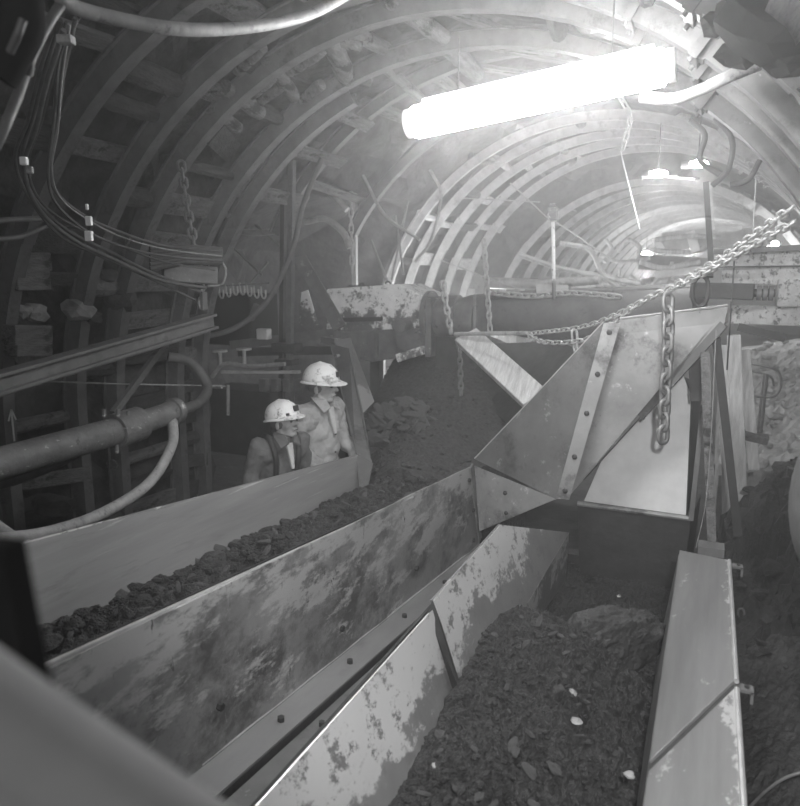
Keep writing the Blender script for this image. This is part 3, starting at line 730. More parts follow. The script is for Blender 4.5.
link('motor_body', MB().tube([a, lerp(a, b, .25), lerp(a, b, .27), lerp(a, b, .6), lerp(a, b, .62), lerp(a, b, .85), b], [.17, .2, .235, .235, .2, .24, .23], 28), 'machine', mo, smooth=True)
link('motor_flange', MB().cyl(a+Vector((-.03, 0, 0)), a+Vector((.02, 0, 0)), .27, 28), 'machine', mo, smooth=True)
link('motor_flange', MB().box(b+Vector((.04, 0, 0)), (.04, .5, .5)), 'machine', mo, bevel=.01)
link('motor_stand', MB().box(lerp(a, b, .5)+Vector((0, 0, -.5)), (.3, .3, .6)), 'dark', mo)

# frame rails left of drive
tag(link('frame_rail', MB().beam(at(232, 345, Y=6.6), at(335, 333, Y=6.6), .08, .1), 'machine'), 'upper horizontal rail joining the steel posts to the drive unit', 'beam')
tag(link('frame_rail', MB().beam(at(240, 352, Y=6.65), at(335, 350, Y=6.6), .08, .09), 'dark'), 'lower dark rail between the posts and the drive unit', 'beam')
tag(link('upright_plate', MB().plate([at(302, 292, Y=7.1), at(308, 290, Y=7.1), at(318, 325, Y=7.1), at(300, 325, Y=7.1)], .03), 'chipped'), 'small triangular paint-chipped plate left of the drive unit', 'plate')

# rear conveyor body running right from the motor
rc = thing('rear_conveyor', 'dark rounded conveyor casing crossing behind the chute toward the right', 'conveyor', at(560, 330, Y=8))
a = at(484, 312, Y=7.6); b = at(610, 318, Y=7.2); c = at(700, 312, Y=7.0)
link('casing', MB().tube([a, lerp(a, b, .5), b, c], [.2, .27, .3, .27], 20), 'midsteel', rc, smooth=True)
link('top_rail', MB().beam(at(484, 297, Y=7.4), at(700, 289, Y=6.9), .1, .05), 'machine', rc)
link('junction_plate', MB().plate([at(536, 284, Y=7.2), at(568, 285, Y=7.2), at(570, 305, Y=7.2), at(538, 305, Y=7.2)], .03), 'steelpale', rc)
tag(link('pipe', MB().cyl(at(455, 334, Y=5.9), at(527, 333, Y=5.6), .018, 10), 'hose', smooth=True), 'thin straight steel rod held level by the chains', 'rod')
tag(link('horizontal_boom', MB().tube([at(490, 283, Y=8.4), at(535, 284, Y=8.2), at(600, 280, Y=8.0)], [.07, .06, .05], 12), 'steelpale', smooth=True), 'pale pipe lying on the rear conveyor by the lamp post', 'pipe')

# right machine
rm = thing('gearbox', 'speckled pale machine casing with dark bearing rail at the right side', 'machine', at(760, 300, Y=6.4))
link('casing', prism(MB(), [at(722, 254, Y=6.4), at(812, 250, Y=6.0), at(812, 286, Y=6.0), at(722, 284, Y=6.4)], .6), 'speck', rm, bevel=.01)
link('seam', MB().beam(at(716, 267, Y=6.35), at(812, 266, Y=5.95), .02, .012), 'dark', rm)
link('top_edge', MB().beam(at(716, 252, Y=6.38), at(812, 247, Y=5.95), .06, .04), 'machine', rm)
link('bearing_rail', MB().beam(at(690, 290, Y=5.9), at(754, 292, Y=5.9), .1, .12), 'dark', rm, bevel=.01)
link('shaft', MB().cyl(at(750, 293, Y=5.9), at(775, 293, Y=5.9), .03, 12), 'dark', rm, smooth=True)
for px in (759, 765, 771): 
    p = at(px, 293, Y=5.88); link('shaft_collar', MB().cyl(p+Vector((-.015, 0, 0)), p+Vector((.015, 0, 0)), .055, 12), 'machine', rm, smooth=True)
link('side_cover', MB().box(at(796, 293, Y=6.0), (.25, .2, .2)), 'speck', rm, bevel=.01)
link('lower_frame', MB().beam(at(738, 314, Y=6.3), at(812, 316, Y=6.0), .25, .14), 'speck', rm)
tag(link('dark_link_bar', MB().beam(at(738, 327, Y=6.0), at(785, 338, Y=6.0), .07, .06), 'dark'), 'dark slanting link bar below the speckled casing', 'bar')

# ================================================================ CHAINS
def link_mesh(L, r, W, m):
    mb = MB(); pts = []
    h = L/2-W/2
    for i in range(8): a = -PI/2+PI*i/7; pts.append(Vector((h+math.cos(a)*W/2, math.sin(a)*W/2, 0)))
    for i in range(8): a = PI/2+PI*i/7; pts.append(Vector((-h+math.cos(a)*W/2, math.sin(a)*W/2, 0)))
    mb.tube(pts, r, 7, closed=True)
    me = bpy.data.meshes.new('link'); me.from_pydata(mb.v, [], mb.f); me.materials.append(M[m])
    for p in me.polygons: p.use_smooth = True
    return me
def chain(pts, L, r, W, label, m='chain', group=None):
    pts = [Vector(p) for p in pts]; t = thing('chain', label, 'chain', pts[-1], group)
    me = link_mesh(L, r, W, m); pitch = L-2*r*1.15
    seg = [(b-a).length for a, b in zip(pts, pts[1:])]; tot = sum(seg); n = max(2, int(tot/pitch)); s = pitch/2; k = 0
    for k in range(n):
        s = (k+.5)*tot/n; q = s; i = 0
        while i < len(seg)-1 and q > seg[i]: q -= seg[i]; i += 1
        p = lerp(pts[i], pts[i+1], q/seg[i]); d = (pts[i+1]-pts[i]).normalized()
        o = bpy.data.objects.new('link', me); COL.objects.link(o); o.parent = t; o.location = p-ORG[t.name]
        o.rotation_mode = 'QUATERNION'
        ref = Vector((0, 0, 1)) if abs(d.z) < .9 else Vector((0, 1, 0))
        y = ref.cross(d).normalized(); z = d.cross(y)
        Rm = Matrix((d, y, z)).transposed()@Matrix.Rotation((PI/4 if k % 2 else -PI/4), 3, 'X')
        o.rotation_quaternion = Rm.to_quaternion()
    return t
chain(spline([at(668, 296, Y=4.35), at(668, 340, Y=4.3), at(665, 395, Y=4.3), at(663, 441, Y=4.3)], 4), .105, .013, .062, 'heavy link chain hanging straight down in front of the chute hood')
chain(spline([at(527, 334, Y=5.6), at(590, 325, Y=5.2), at(655, 295, Y=4.7), at(715, 262, Y=4.2), at(792, 208, Y=3.55)], 6), .066, .0065, .034, 'front strand of the slack chain rising to the right arch', 'chainpale', 'sling chain strands')
chain(spline([at(527, 334, Y=5.6), at(545, 342, Y=5.3), at(590, 338, Y=5.0), at(640, 303, Y=4.7), at(700, 275, Y=4.25), at(794, 222, Y=3.55)], 6), .066, .0065, .034, 'lower sagging strand of the slack chain rising to the right arch', 'chainpale', 'sling chain strands')
chain(spline([at(181, 162, Y=4.15), at(186, 200, Y=4.1), at(195, 250, Y=4.05), at(203, 308, Y=4.0)], 4), .085, .010, .048, 'chain hanging from the bright arch down to the end of the rail')
chain(spline([at(443, 282, Y=6.6), at(446, 305, Y=6.55), at(451, 333, Y=6.5)], 4), .09, .012, .052, 'thick chain hung in front of the motor', 'chainpale')
chain(spline([at(458, 336, Y=6.5), at(460, 360, Y=6.4), at(461, 395, Y=6.3)], 3), .08, .010, .045, 'short dusty chain dangling over the coal slope below the rod')
chain(spline([at(484, 240, Y=7.0), at(487, 285, Y=6.9), at(490, 331, Y=6.8)], 4), .085, .010, .046, 'chain hanging beside the motor end flange', 'chainpale')
chain(spline([at(488, 292, Y=7.15), at(530, 296, Y=7.1), at(570, 293, Y=7.0), at(620, 297, Y=6.9)], 4), .10, .012, .055, 'chain lying along the top rail of the rear conveyor', 'chainpale')
chain([at(574, 330, Y=5.25), at(576, 352, Y=5.25)], .085, .010, .046, 'very short chain end hanging just left of the strap top', 'chainpale')
chain(spline([at(352, 160, Y=8), at(351, 210, Y=8), at(352, 272, Y=8)], 3), .12, .010, .05, 'thin chain hanging above the drive unit', 'chainpale')
chain(spline([at(622, 150, Y=7.6), at(630, 118, Y=7.6), at(619, 95, Y=7.6)], 3), .1, .010, .05, 'short faint chain below the glowing tube', 'chainpale')
hk = thing('lifting_hook', 'dark shackle hook hanging from the sling chain at the bearing rail', 'hook', at(701, 305, Y=4.9))
hp = at(701, 285, Y=5.0); ring_ = [hp+Vector((.05*math.cos(a), 0, .1*math.sin(a)-.04)) for a in [i*2*PI/14 for i in range(14)]]
link('shackle_bow', MB().tube(ring_, .014, 8, closed=True), 'dark', hk, smooth=True); link('shackle_pin', MB().cyl(hp+Vector((-.07, 0, .06)), hp+Vector((.07, 0, .06)), .014, 8), 'dark', hk)

# ================================================================ LAMPS
fa = at(413, 123, d=3.5); fb = at(668, 66, d=3.0)
lt = thing('tube_lamp', 'long blazing fluorescent tube lamp hung under the roof arches', 'lamp', lerp(fa, fb, .5)); ax = (fb-fa).normalized()
link('lamp_tube', MB().tube([fa, fa+ax*.02, fb-ax*.02, fb], [.055, .078, .078, .055], 20), 'lampglass', lt, smooth=True)
for q, s in ((fa, -1), (fb, 1)): link('end_cap', MB().cyl(q+ax*s*.0, q+ax*s*.03, .07, 20), 'white', lt, smooth=True)
for t in (.2, .8):
    q = lerp(fa, fb, t); link('hanger', MB().tube([q+Vector((0, 0, .066)), q+Vector((0, 0, .35))], .004, 6), 'machine', lt)
link('reflector', MB().beam(fa+ax*.06+Vector((0, 0, .088)), fb-ax*.06+Vector((0, 0, .088)), .06, .015), 'white', lt)
def bulb(px, py, Y, rx, label, mname='bulb', elong=2.0):
    c = at(px, py, Y=Y); t = thing('bulkhead_lamp', label, 'lamp', c)
    link('bulb_glass', MB().ell(c, (rx*elong, rx, rx*.8), 8), mname, t, smooth=True)
    link('lamp_cap', MB().cyl(c+Vector((-rx*elong-.05, 0, 0)), c+Vector((-rx*elong*.8, 0, 0)), rx*.8, 12), 'machine', t)
    link('hanger', MB().tube([c+Vector((0, 0, rx*.8)), c+Vector((0, 0, .45))], .006, 6), 'dark', t)
bulb(658, 174, 7.2, .045, 'left of two glowing bulkhead lamps under the far roof')
bulb(698, 164, 7.2, .045, 'right of two glowing bulkhead lamps under the far roof')
bulb(775, 244, 12.5, .06, 'small round lamp glowing above the speckled casing', 'bulbfar', 1)
bulb(646, 256, 17, .14, 'hazy lamp glowing amid the tangled far cables', 'bulbfar', 1)
bulb(690, 262, 21, .12, 'farthest lamp glowing at the tunnel end', 'bulbfar', 1)
tag(link('cord', MB().tube(spline([at(662, 176, Y=7.2), at(680, 178, Y=7.2), at(694, 180, Y=7.2)], 4), .012, 6), 'hose'), 'short pale cord strung between the two bulkhead lamps', 'cord')
# light sources of the visible lamps, plus unseen fill lights added for brightness
def area(loc, e, size, tgt=None, nm='rear_fill_light'):
    l = bpy.data.lights.new(nm, 'AREA'); l.energy = e; l.shape = 'RECTANGLE'; l.size = size[0]; l.size_y = size[1]
    o = bpy.data.objects.new(nm, l); COL.objects.link(o); o.location = loc
    d = (Vector(tgt)-Vector(loc)) if tgt is not None else Vector((0, 0, -1)); o.rotation_euler = d.to_track_quat('-Z', 'Y').to_euler(); return o
def point(loc, e, r=.08, nm='lamp_or_fill_light'):
    l = bpy.data.lights.new(nm, 'POINT'); l.energy = e; l.shadow_soft_size = r
    o = bpy.data.objects.new(nm, l); COL.objects.link(o); o.location = loc; return o
area((-.6, -1.3, 3.5), 18, (1.2, .15), (-1.5, 4.0, .8))  # unseen fill light added behind the camera to brighten the front plates
sl = bpy.data.lights.new('flash_spot', 'SPOT'); sl.energy = 290; sl.spot_size = math.radians(74); sl.spot_blend = .6; sl.shadow_soft_size = .06  # unseen spot added beside the camera, standing in for a flash
so2 = bpy.data.objects.new('flash_spot', sl); COL.objects.link(so2); so2.location = (.22, -.1, 2.8); so2.rotation_euler = (Vector((-1.1, 5.2, 1.0))-Vector((.22, -.1, 2.8))).to_track_quat('-Z', 'Y').to_euler()
point(at(658, 174, Y=7.2)+Vector((0, 0, -.12)), 12); point(at(698, 164, Y=7.2)+Vector((0, 0, -.12)), 14)
point(at(775, 244, Y=12.5)+Vector((0, 0, -.2)), 30); point(at(646, 256, Y=17)+Vector((0, 0, -.4)), 60, .15); point(at(690, 262, Y=21)+Vector((0, 0, .3)), 90, .15)
point((-3.0, 9.5, 1.75), 110, .05); point((-3.9, 8.9, 1.7), 25, .05)  # two fill lights added out of sight behind the drive unit, no lamp there

point((-1.0, 5.6, 3.8), 24, .06)  # extra fill light added behind the tube lamp to brighten the drive unit
# post lamp
pl = thing('lamp_post', 'slim pale standing post topped by a small lantern box', 'lamp post', at(554, 302, Y=7.0))
link('pole', MB().cyl(at(554, 300, Y=7), at(553, 222, Y=7), .018, 10), 'chipped', pl, smooth=True)
link('lantern', MB().box(at(553, 214, Y=7), (.09, .09, .12)).box(at(553, 205, Y=7), (.06, .06, .03)), 'chipped', pl, bevel=.01)
# steel prop beneath roof lamps
pr = thing('roof_prop', 'dark steel prop with a bright strip standing under the right bulkhead lamp', 'prop', at(712, 262, Y=7))
link('shaft', MB().beam(at(706, 182, Y=7), at(711, 262, Y=7), .05, .05), 'dark', pr)
link('face_strip', MB().plate([at(709, 182, Y=6.95), at(711, 182, Y=6.95), at(715, 230, Y=6.95), at(712, 230, Y=6.95)], .02), 'woodpale', pr)
# vertical posts centre-left
tag(link('steel_post', MB().beam(at(292, 160, Y=6.3), at(288, 470, Y=6.3), .06, .06, up=(0, 1, 0)), 'steel'), 'right of the paired tall steel posts behind the miners', 'post', 'tall paired posts')
tag(link('steel_post', MB().beam(at(284, 190, Y=6.45), at(281, 470, Y=6.45), .05, .06, up=(0, 1, 0)), 'dark'), 'left darker of the paired tall steel posts behind the miners', 'post', 'tall paired posts')
tag(link('steel_post', MB().beam(at(354, 168, Y=8.2), at(355, 285, Y=8.2), .06, .06, up=(0, 1, 0)), 'steelpale'), 'slim steel post rising behind the drive unit', 'post')
post_clamp = MB().box(at(287, 348, Y=6.3), (.3, .16, .1)).box(at(287, 362, Y=6.3), (.22, .16, .06)); tag(link('post_clamp', post_clamp, 'dark', bevel=.01), 'heavy clamp gripping the paired posts at rail height', 'clamp')

# ================================================================ LEFT SIDE: rail, pipe, hoses, cables
def i_beam(a, b, w, h, tf, tw):
    a = Vector(a); b = Vector(b); t = (b-a).normalized(); x = t.cross(Vector((0, 0, 1))).normalized(); z = x.cross(t); mb = MB()
    for dz in (h/2, -h/2): mb.beam(a+z*dz, b+z*dz, w, tf)
    mb.beam(a, b, tw, h); return mb
ra = at(-60, 400, X=-3.15); rb = at(212, 321, X=-3.15)
mr = thing('monorail_beam', 'steel I-section rail hung from a chain across the left side', 'beam', rb)
link('i_section', i_beam(ra, rb, .10, .085, .016, .03), 'steel', mr)
link('hanger_lug', MB().beam(rb+Vector((-.02, -.05, .08)), rb+Vector((-.02, -.05, .2)), .05, .02), 'steel', mr)
link('lower_guide', MB().beam(lerp(ra, rb, .0)+Vector((0, 0, -.055)), lerp(ra, rb, .96)+Vector((0, 0, -.055)), .05, .02), 'steel', mr)
pa = at(-70, 483, X=-3.3); pb = at(120, 430, X=-3.3); pc = at(172, 412, X=-3.3)
pp = thing('water_pipe', 'thick rusty pipe with a bolted coupling on the left side', 'pipe', pb)
link('pipe_run', MB().tube([pa, pb], .085, 24), 'pipe', pp, smooth=True)
link('pipe_end', MB().tube([pb, pc], .075, 24), 'pipe', pp, smooth=True)
link('coupling', MB().tube([lerp(pa, pb, .96), lerp(pb, pc, .35)], .108, 24), 'pipe', pp, smooth=True)
for px, py in ((118, 412), (128, 414), (117, 448), (104, 412)): link('bolt', MB().cyl(at(px, py-3, X=-3.25), at(px, py+5, X=-3.25), .012, 8), 'pipe', pp)
link('end_ring', MB().tube([pc, pc+(pc-pb).normalized()*.05], .09, 20), 'machine', pp, smooth=True)
tag(link('drop_hose', MB().tube(spline([at(173, 422, X=-3.25), at(172, 445, X=-3.1), at(150, 482, X=-3.0), at(105, 512, X=-2.95), at(50, 532, X=-2.9), at(-20, 542, X=-2.9)], 8), .032, 14), 'hose', smooth=True), 'pale hose curving down from the pipe end along the trough rim', 'hose')
tag(link('loop_hose', MB().tube(spline([at(168, 357, X=-3.7), at(190, 362, X=-3.6), at(207, 385, X=-3.5), at(200, 402, X=-3.4), at(172, 413, X=-3.3)], 8), .038, 14), 'hosedark', smooth=True), 'dark hose looping from behind the arch back to the pipe end', 'hose')
tag(link('low_hose', MB().tube(spline([at(-20, 490, X=-3.5), at(30, 475, X=-3.5), at(75, 455, X=-3.5)], 6), .03, 12), 'hosedark', smooth=True), 'thin dark hose running below the rusty pipe', 'hose')
tag(link('short_hose', MB().tube(spline([at(-15, 517, X=-3.1), at(10, 535, X=-2.95), at(32, 548, X=-2.85)], 6), .028, 12), 'hose', smooth=True), 'short pale hose end crossing at the left frame edge', 'hose')
tag(link('tie_rod', MB().beam(at(113, 414, X=-3.35), at(166, 342, X=-3.5), .03, .045), 'hosedark'), 'flat diagonal tie bar between rail and rusty pipe', 'bar')
tag(link('wire', MB().tube([at(40, 381, X=-3.5), at(120, 384, X=-3.6), at(225, 386, X=-3.7)], .006, 6), 'hose'), 'thin wire stretched horizontally behind the rail', 'wire')
# hose at top left
tag(link('overhead_hose', MB().tube(spline([at(48, -30, d=1.9), at(66, 2, d=2.0), at(110, 17, d=2.1), at(180, 29, d=2.25), at(250, 27, d=2.5), at(310, 14, d=2.8), at(360, -12, d=3.1)], 8), .021, 14), 'hose', smooth=True), 'pale thick hose sweeping across the top left corner', 'hose')
tag(link('side_cable', MB().tube(spline([at(64, 0, d=2.0), at(47, 26, d=1.95), at(30, 60, d=1.9), at(18, 95, d=1.85), at(4, 128, d=1.8), at(-12, 160, d=1.8)], 8), .014, 12), 'hosedark', smooth=True), 'grey cable dropping from the overhead hose at top left', 'cable')
mb = MB(); mb.tube(spline([at(-5, 75, d=1.5), at(10, 50, d=1.5), at(22, 25, d=1.5), at(20, -10, d=1.5)], 5), [.045]*16, 14)
tag(link('dark_canister', mb, 'black', smooth=True), 'dark blurred tubular fitting in the top left corner', 'fitting')
tag(link('handle_bar', MB().tube(spline([at(10, 52, d=1.42), at(18, 34, d=1.4), at(23, 20, d=1.4)], 5), .008, 10), 'hosedark', smooth=True), 'short glinting blurred bar in the top left corner', 'bar')
tag(link('handle_bar', MB().tube(spline([at(28, 75, d=1.62), at(30, 52, d=1.6), at(38, 32, d=1.6)], 5), .012, 10), 'hosedark', smooth=True), 'dull blurred bar beside the glinting one in the top left', 'bar')
# cable bundle: drops down, sweeps right
routes = [
 [(60, 20), (48, 60), (35, 110), (22, 160), (35, 200), (70, 232), (110, 252), (150, 272), (200, 292)],
 [(66, 22), (54, 70), (42, 120), (28, 165), (42, 203), (78, 228), (120, 246), (165, 262), (215, 270)],
 [(70, 25), (62, 80), (58, 130), (52, 170), (62, 200), (95, 224), (130, 240), (170, 250), (222, 256)],
 [(76, 18), (64, 70), (58, 115), (50, 160), (56, 192), (88, 218), (125, 234), (165, 246), (222, 251)],
 [(58, 15), (40, 70), (28, 120), (15, 158), (28, 196), (60, 236), (100, 256), (145, 276), (195, 300)],
 [(80, 15), (60, 55), (54, 120), (48, 175), (58, 206), (92, 234), (135, 250), (180, 258), (222, 261)],
 [(64, 30), (46, 85), (36, 128), (24, 168), (38, 208), (74, 240), (115, 260), (160, 280), (206, 288)],
]
for i, rt in enumerate(routes):
    n = len(rt); pts = []
    for k, (x, y) in enumerate(rt): pts.append(at(x, y, d=lerp(2.6, 4.3, k/(n-1))))
    tag(link('cable', MB().tube(spline(pts, 6), (.010, .006, .004, .009, .008, .007, .011)[i], 9), 'hose' if i == 2 else 'cable', smooth=True), 'dark cable of the strapped bundle dropping and sweeping right along the left wall' if i != 2 else 'thin paler cable within the strapped bundle on the left wall', 'cable', None if i == 2 else 'cables of the left wall bundle')
for k, (x, y, w, h, dd, lab) in enumerate([(89, 221, 6, 9, 3.2, 'upper white strap on the cable bundle'), (89, 236, 7, 10, 3.2, 'lower white strap on the cable bundle'), (66, 40, 15, 8, 2.58, 'pale strap binding the cables near the top left corner'), (24, 161, 7, 8, 2.9, 'small white tag on the cables at the left edge'), (30, 170, 6, 7, 2.9, 'grey clip below the white tag at the left edge'), (87, 207, 3, 6, 3.3, 'tiny white tag above the cable straps')]):
    c = at(x, y, d=dd); s = dd/700
    tag(link('cable_strap', MB().box(c, (w*s, w*s*.8, h*s), Matrix.Rotation(.4, 3, 'Z')), 'strap' if k in (0, 1, 3, 5) else 'hose', bevel=.004), lab, 'strap')
# thin left cables into frame
for k, (y0, y1) in enumerate([(222, 222), (240, 228)]):
    tag(link('cable', MB().tube(spline([at(-15, y0, X=-3.6), at(20, y0-3, X=-3.6), at(48, y1-3, X=-3.7)], 5), .016, 8), 'cable', smooth=True), ['upper short cable entering from the left edge to the bundle', 'lower short cable entering from the left edge to the bundle'][k], 'cable')
# multi cable tray end
tr = thing('cable_tray', 'ribbed tray end of stacked cables next to the hanging chain', 'cable tray', at(195, 280, d=4.6))
for k in range(6): link('tray_cable', MB().tube([at(150, 246+k*4+3, d=4.45), at(185, 247+k*3, d=4.6), at(222, 250+k*2.5, d=4.75)], .018, 8), 'cable', tr, smooth=True)
link('tray_body', MB().beam(at(162, 272, d=4.6), at(216, 276, d=4.8), .1, .12), 'machine', tr, bevel=.01)
link('tray_loop', MB().tube(spline([at(219, 258, d=4.75), at(226, 270, d=4.75), at(222, 284, d=4.75), at(208, 286, d=4.75)], 5), .008, 8), 'hose', tr, smooth=True)
# row of small hooks
for k in range(9):
    x = 205+k*7; y = 290+2*math.sin(k); c = at(x, y, Y=5.5)
    pts = [c+Vector((0, 0, .05)), c+Vector((.005, 0, -.03)), c+Vector((.03, 0, -.06)), c+Vector((.05, 0, -.04)), c+Vector((.05, 0, .02))]
    tag(link('cable_hook', MB().tube(spline(pts, 4), .009, 7), 'chainpale', smooth=True), 'small steel cable hook hanging in the row right of the chain', 'hook', 'row of cable hooks')
tag(link('hook_wire', MB().tube([at(200, 287, Y=5.5), at(270, 283, Y=5.5)], .008, 6), 'chain'), 'thin wire carrying the row of cable hooks', 'wire')
# big hanging cable loop from post
tag(link('slack_cable', MB().tube(spline([at(322, 158, Y=6.1), at(303, 205, Y=6.1), at(292, 250, Y=6.05), at(268, 300, Y=5.9), at(235, 328, Y=5.7), at(195, 338, Y=5.5), at(165, 337, Y=5.3)], 7), .027, 10), 'hosedark', smooth=True), 'slack cable drooping from the roof across the paired posts', 'cable')
tag(link('cable_clip', MB().box(at(254, 312, Y=5.9), (.06, .05, .18), Matrix.Rotation(.5, 3, 'Y')), 'hosedark', bevel=.01), 'clip tied on the drooping slack cable', 'clip')
for k, (pts, lab) in enumerate([([(228, 229), (255, 233), (283, 230)], 'pale pipe stub left of the paired posts'), ([(305, 222), (325, 219), (343, 232), (350, 248)], 'curved pale hose right of the paired posts'), ([(315, 182), (330, 192), (347, 210)], 'short pale hose under the roof right of the posts'), ([(430, 170), (441, 195), (431, 240), (415, 262)], 'thin looping cable beside the first pale arch'), ([(363, 175), (385, 215), (420, 240)], 'diagonal brace cable above the drive unit')]):
    tag(link('roof_hose', MB().tube(spline([at(x, y, Y=7.6) for x, y in pts], 6), .04 if k < 3 else .018, 10), 'hose', smooth=True), lab, 'hose')
for k, (a, b) in enumerate([((225, 240), (262, 275)), ((250, 283), (268, 262)), ((232, 205), (285, 250)), ((395, 215), (404, 275)), ((371, 240), (388, 283)), ((408, 200), (392, 280))]):
    tag(link('brace_rod', MB().cyl(at(*a, Y=8), at(*b, Y=8), .016, 6), 'chain'), ['thin rod crossing left of the posts', 'short rod rising left of the posts', 'long thin rod behind the slack cable', 'thin rod leaning behind the drive unit top', 'rod leaning on the drive unit top left', 'rod crossing behind the drive unit top'][k], 'rod', None)

# overhead cable right of lamp
tag(link('lamp_hose', MB().tube(spline([at(640, 97, d=3.3), at(672, 99, d=3.25), at(700, 90, d=3.2), at(730, 76, d=3.1), at(765, 62, d=3.0), at(820, 40, d=2.8)], 8), .027, 14), 'hose', smooth=True), 'thick pale hose curving from the tube lamp to the right', 'hose')
tag(link('shade_bundle', MB().lump(at(778, 18, d=2.6), .17, 4, .7).lump(at(748, 50, d=2.8), .09, 6, .7).lump(at(796, 60, d=2.7), .10, 8, .7).lump(at(720, 25, d=2.8), .07, 12, .7), 'black'), 'dark lumpy bundle at the top right, enlarged and blackened as shade', 'bundle')  # roof lumps made bigger and coloured black to stand in for shade
for k, (pts, lab) in enumerate([([(690, 120), (705, 135), (700, 160), (720, 175)], 'left faint coiled cable below the right arch'), ([(715, 118), (732, 140), (728, 170), (712, 186)], 'right faint coiled cable below the right arch'), ([(760, 160), (748, 180), (730, 185)], 'short faint cable at the right arch')]):
    tag(link('coiled_cable', MB().tube(spline([at(x, y, Y=6.2) for x, y in pts], 6), .022, 10), 'hosedark', smooth=True), lab, 'cable')
tag(link('drop_wire', MB().cyl(at(756, 178, Y=8), at(753, 235, Y=8), .006, 6), 'chainpale'), 'thin vertical wire in front of the far arches', 'wire')
# wires across centre
for k, (a, b, Y) in enumerate([((510, 183), (552, 222), 7), ((556, 222), (615, 262), 7), ((460, 198), (540, 202), 8), ((620, 150), (640, 230), 7.5), ((440, 260), (520, 290), 8)]):
    tag(link('guy_wire', MB().cyl(at(*a, Y=Y), at(*b, Y=Y), .008, 6), 'chainpale'), ['wire rising left from the lantern box', 'wire falling right from the lantern box', 'faint level wire across the pale arches', 'faint wire falling from under the lamp tube', 'wire sagging behind the motor'][k], 'wire')
# tangle of far cables
rnd = random.Random(11)
tang = [[(560, 243), (590, 250), (603, 275), (625, 290), (640, 282)], [(520, 255), (560, 268), (600, 276), (640, 284)], [(600, 270), (628, 282), (660, 278), (690, 285)],
 [(570, 290), (600, 284), (640, 282), (668, 276)], [(604, 262), (612, 250), (606, 240)], [(636, 262), (640, 248), (628, 240), (618, 252)], [(650, 290), (665, 270), (690, 262)],
 [(640, 262), (664, 268), (700, 262)], [(615, 292), (630, 300), (645, 286)], [(580, 276), (575, 292), (562, 300)], [(655, 296), (668, 280), (672, 262)], [(620, 268), (618, 290)], [(630, 275), (650, 292), (655, 300)],
 [(600, 255), (620, 262), (650, 258)], [(560, 300), (600, 292), (630, 292)], [(655, 240), (690, 236), (720, 238)], [(650, 250), (690, 252), (705, 248)]]
for k, pts in enumerate(tang):
    Yk = rnd.uniform(9, 12.5) if k > 1 else 8
    tag(link('tangled_cable', MB().tube(spline([at(x, y, Y=Yk+.1*i) for i, (x, y) in enumerate(pts)], 5), rnd.uniform(.02, .036), 8), 'woodpale' if k > 1 else 'steelpale', smooth=True), 'pale looping cable in the bright tangle below the far arches' if k > 1 else ['curved pale pipe leading into the far cable tangle', 'long pale pipe slanting into the far cable tangle'][k], 'cable', 'tangled cables at the tunnel bend' if k > 1 else None)
# boards & beams hung in the far roof
for k, (a, b, w, h, Y, m) in enumerate([((655, 246), (695, 240), .12, .25, 13, 'steelpale'), ((690, 232), (696, 252), .22, .12, 11, 'white'), ((662, 236), (742, 228), .16, .10, 13.5, 'steelpale'), ((698, 242), (760, 235), .12, .2, 12, 'steelpale'), ((655, 238), (662, 250), .15, .1, 11.5, 'white'), ((640, 262), (708, 266), .3, .25, 13, 'machine'), ((655, 275), (715, 268), .14, .08, 9, 'steelpale')]):
    tag(link('far_beam', MB().beam(at(*a, Y=Y), at(*b, Y=Y), w, h), m), ['long pale beam above the hazy far lamp', 'bright upright board in front of the far arches', 'long thin beam touching the lowest far arch', 'pale beam right of the bright upright board', 'small bright tilted board above the hazy far lamp', 'grey block beam just below the far lamps', 'low pale beam above the sling chain'][k], 'beam')

# ================================================================ LEFT BACKGROUND machinery
vt = thing('valve_block', 'low block of hydraulic valves and pipes glinting at left behind the rail', 'machine', at(240, 420, Y=6.0))
link('block', MB().box(at(250, 402, Y=6.6)+Vector((0, 0, -.2)), (.9, .5, .75)), 'dark', vt, bevel=.01)
for px, py, w in ((220, 352, .05), (244, 350, .05)):
    p = at(px, py, Y=6.1); link('valve_stem', MB().cyl(p+Vector((0, 0, -.15)), p, .02, 10), 'steelpale', vt); link('handwheel', MB().cyl(p, p+Vector((0, 0, .02)), w*1.6, 16), 'steelpale', vt, smooth=True)
link('feed_pipe', MB().tube(spline([at(212, 377, Y=6.1), at(224, 364, Y=6.1), at(250, 366, Y=6.1), at(285, 364, Y=6.1)], 5), .022, 10), 'hose', vt, smooth=True)
link('feed_pipe', MB().tube([at(192, 385, Y=6.0), at(222, 387, Y=6.0)], .02, 8), 'hose', vt, smooth=True)
link('feed_pipe', MB().tube([at(228, 385, Y=6.0), at(228, 415, Y=6.0)], .02, 8), 'hose', vt, smooth=True)
link('header_rail', MB().beam(at(222, 372, Y=6.1), at(300, 372, Y=6.3), .06, .03), 'steelpale', vt)
for k in range(4):
    x = 264+k*12; link('port_block', MB().box(at(x, 385, Y=6.3), (.09, .08, .14)), 'machine', vt, bevel=.008)
for k in range(5):
    tag(link('pipe_stack', MB().cyl(at(172, 385+k*5, Y=5.9), at(205, 388+k*5, Y=5.9), .02, 8), 'hose' if k % 2 else 'hosedark', smooth=True), 'short pipe in the low stack behind the arch legs', 'pipe', 'pipes stacked behind the arch legs')
tag(link('tank', MB().box(at(222, 318, Y=7.2), (1.3, .6, .62)), 'black', bevel=.03), 'big dark rectangular tank behind the end of the rail', 'tank')
tag(link('junction_box', MB().box(at(264, 334, Y=6.5), (.14, .1, .12)), 'palecloth', bevel=.01), 'small pale junction box beside the paired posts', 'box')
